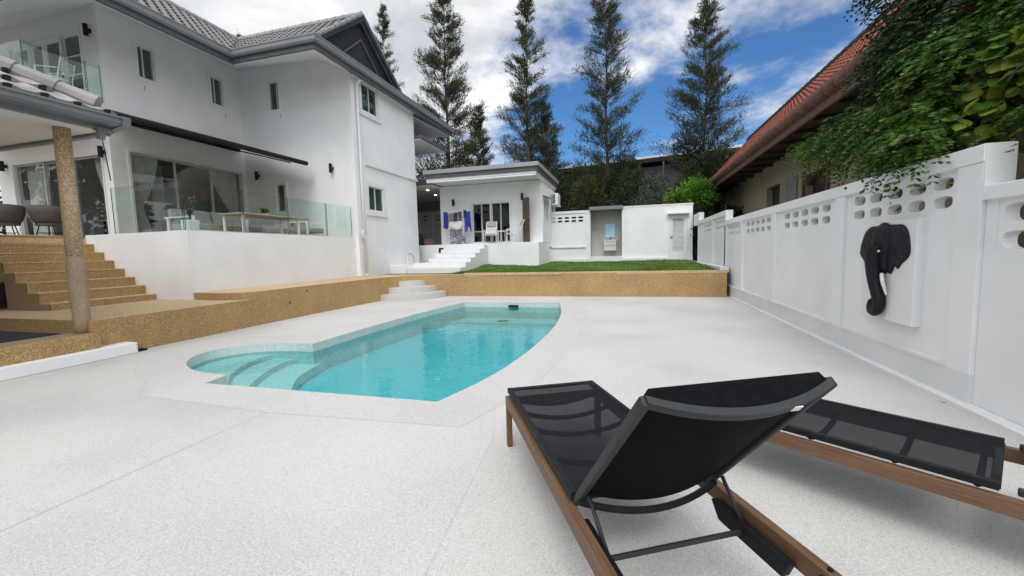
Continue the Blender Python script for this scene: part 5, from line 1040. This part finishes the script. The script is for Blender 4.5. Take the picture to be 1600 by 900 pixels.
# ================================================================== sun loungers
def lounger(label, loc, phi, W, pu, zr, bu, bz, raised, group):
    t = thing('sun_lounger', label, 'sun lounger', (*loc, 0), phi, group)
    Lr = 1.96
    for y in (-.005, W): MB().box(0, Lr, y-.0, y+.042*(1 if y < .1 else -1)*1.0, zr-.115, zr-.04).build('side_rail', WOOD, t, bevel=.004)
    for x in (.0, 1.86):
        for y in (-.005, W): MB().box(x+.001, x+.045, y+(.0015), y+(.040 if y < .1 else -.040), 0, zr-.116).build('leg', WOOD, t, bevel=.003)
    MB().box(.008, .03, .045, W-.045, zr-.11, zr-.05).build('end_rail', WOOD, t, bevel=.003)
    # sling frame tubes
    yl, yr = .052, W-.080
    for y in (yl-.02, yr+.02): MB().bar((-.02, y, zr-.006), (pu, y, zr-.006), .032, .037).build('sling_rail', BLACK, t, bevel=.004)
    def sag(s, a): return -a*(1-(2*s-1)**2)
    mb = MB(); nx_, ny_ = 24, 10
    for j in range(ny_+1):
        for i in range(nx_+1):
            s = j/ny_; uu = i/nx_; mb.v.append((-.02+(pu-.0+.02)*uu, yl-.014+(yr-yl+.028)*s, zr+.009+sag(s, .018+.02*math.sin(math.pi*uu))))
    for j in range(ny_):
        for i in range(nx_): k_ = j*(nx_+1)+i; mb.f.append((k_, k_+1, k_+nx_+2, k_+nx_+1)); mb.m.append(0)
    mb.build('seat_sling', SLING, t, smooth=True, recalc=False)
    mb = MB(); mb.box(-.03, .012, yl-.02, yr+.02, zr-.008, zr+.008); mb.box(pu-.03, pu+.004, yl, yr, zr-.03, zr-.002); mb.build('sling_hem', BLACK, t, bevel=.004)
    for u_ in (.14, .40, .66, 1.02, 1.30):
        pts_ = [(u_, yl+(yr-yl)*s, zr-.03+sag(s, .055)) for s in np.linspace(0, 1, 9)]; MB().tube(pts_, .016, 6).build('cross_bar', BLACK, t)
    # backrest
    dv = Vector((bu-pu, 0, bz-(zr-.03))) if raised else Vector((.62, 0, .0)); p0 = Vector((pu if raised else pu+.05, 0, zr-.03 if raised else zr-.012)); Lb = dv.length; dv.normalize(); nb = Vector((dv.z, 0, -dv.x))   # towards the back/under side
    bw = .068 if raised else .012
    def bp_(s, v, off=0.0): return p0+dv*Lb*s+Vector((0, yl-.01+(yr-yl+.02)*v, 0))+nb*(off+bw*(1-(2*v-1)**2))
    for v in (0, 1): MB().bar(bp_(-.02 if raised else 0, v), bp_(1.0, v), .028, .036, tuple(nb)).build('back_frame', CHAR, t, bevel=.008)
    pts_ = [bp_(.99, v) for v in np.linspace(0, 1, 17)]
    mb = MB()
    for a, b_ in zip(pts_[:-1], pts_[1:]): 
        q = [(a-dv*.016-nb*.012), (a+dv*.016-nb*.012), (a+dv*.016+nb*.012), (a-dv*.016+nb*.012)]; q2 = [(b_-dv*.016-nb*.012), (b_+dv*.016-nb*.012), (b_+dv*.016+nb*.012), (b_-dv*.016+nb*.012)]; mb.hexa(q+q2)
    mb.build('top_bar', CHAR, t)
    pts_ = [bp_(.06, v, .02) for v in np.linspace(0, 1, 13)]; MB().tube(pts_, .015, 8).build('bottom_bar', BLACK, t, smooth=True)
    mb = MB(); nx_, ny_ = 10, 16
    for j in range(ny_+1):
        for i in range(nx_+1): s = j/ny_; uu = .10+.885*i/nx_; mb.v.append(tuple(bp_(uu, s, -.006-.012*math.sin(math.pi*uu)*(1-(2*s-1)**2))))
    for j in range(ny_):
        for i in range(nx_): k_ = j*(nx_+1)+i; mb.f.append((k_, k_+1, k_+nx_+2, k_+nx_+1)); mb.m.append(0)
    mb.build('back_sling', FABB if raised else SLING, t, smooth=True, recalc=False)
    if raised:
        # head pad on the front side: its top edge runs straight
        mb = MB(); nv = 14; prof_ = [(.76, 1), (1.0, 1), (1.0, 0), (.78, 0)]
        for k_ in range(nv+1):
            v = .02+.96*k_/nv
            for s_, side_ in prof_: mb.v.append(tuple(bp_(s_, v, -.006) if side_ else p0+dv*Lb*s_+Vector((0, yl+(yr-yl)*v, 0))-nb*.035))
        for k_ in range(nv):
            for q_ in range(4): mb.f.append((k_*4+q_, k_*4+(q_+1) % 4, (k_+1)*4+(q_+1) % 4, (k_+1)*4+q_)); mb.m.append(0)
        mb.f += [(0, 1, 2, 3), tuple(nv*4+q_ for q_ in range(4))]; mb.m += [0, 0]
        mb.build('head_pad', FABB, t)
        a = bp_(.99, .72, .0135); mb = MB(); mb.hexa([a+Vector((0, y_, 0))+dv*s_+nb*o_ for y_, s_, o_ in ((-.014, -.012, 0), (.014, -.012, 0), (.014, .012, 0), (-.014, .012, 0), (-.014, -.012, .003), (.014, -.012, .003), (.014, .012, .003), (-.014, .012, .003))]); mb.build('care_label', TRIM, t)
        # prop bracket
        A = bp_(.16, .02, .02); B = bp_(.16, .98, .02); a2 = Vector((1.615, yl+.03, .30)); b2 = Vector((1.60, W-.055, .30))
        MB().tube([A, a2], .0085, 8).build('prop_rod', CHAR, t, smooth=True); MB().tube([B, b2], .0085, 8).build('prop_rod', CHAR, t, smooth=True); MB().bar(a2, b2, .014, .02).build('prop_bar', CHAR, t, bevel=.003)
        for y in (.045, W-.047):
            s_ = 1 if y < .1 else -1; mb = MB(); y2 = y+.036*s_; mb.hexa([(1.47, y, zr-.155), (1.80, y, zr-.155), (1.80, y2, zr-.155), (1.47, y2, zr-.155), (1.42, y, zr-.085), (1.83, y, zr-.085), (1.83, y2, zr-.085), (1.42, y2, zr-.085)])
            mb.build('ratchet_rack', BLACK, t, bevel=.006)
        mb = MB(); mb.tube([(1.925, W-.02, zr-.040), (1.925, W-.02, zr-.034)], .009, 8); mb.tube([(1.92, W-.05, zr-.07), (1.92, W-.043, zr-.07)], .012, 8); mb.build('bolt', BLACK, t)
    return t
lounger('black sling sun lounger with raised backrest and teak rails, nearest camera', (-.879, 2.885), R(27.2-90), .74, 1.38, .42, 1.946, 1.03, True, 'black and teak sun loungers on the deck')
lounger('black sling sun lounger lying flat, cut by the right frame edge', (.44, 3.0), R(54.5-90), .72, 1.365, .38, 0, 0, False, 'black and teak sun loungers on the deck')

# few fallen leaves on the deck
r = random.Random(3)
for i, (x, y) in enumerate(((.35, 2.75), (.62, 3.3), (2.75, 4.5))):
    a = r.random()*6; o = MB().add([(x, y, .004), (x+.02*math.cos(a)-.008*math.sin(a), y+.02*math.sin(a)+.008*math.cos(a), .010), (x+.045*math.cos(a), y+.045*math.sin(a), .005), (x+.02*math.cos(a)+.008*math.sin(a), y+.02*math.sin(a)-.008*math.cos(a), .006)], [(0, 1, 2, 3)]).build('fallen_leaf', BARK, recalc=False)
    tag(o, ['small brown fallen leaf on deck under the lounger backrest', 'brown fallen leaf lying between the two loungers', 'brown fallen leaf beside the wall kerb'][i], 'leaf', 'fallen leaves on the deck')
for o in bpy.data.objects:
    if 'org' in o: del o['org']
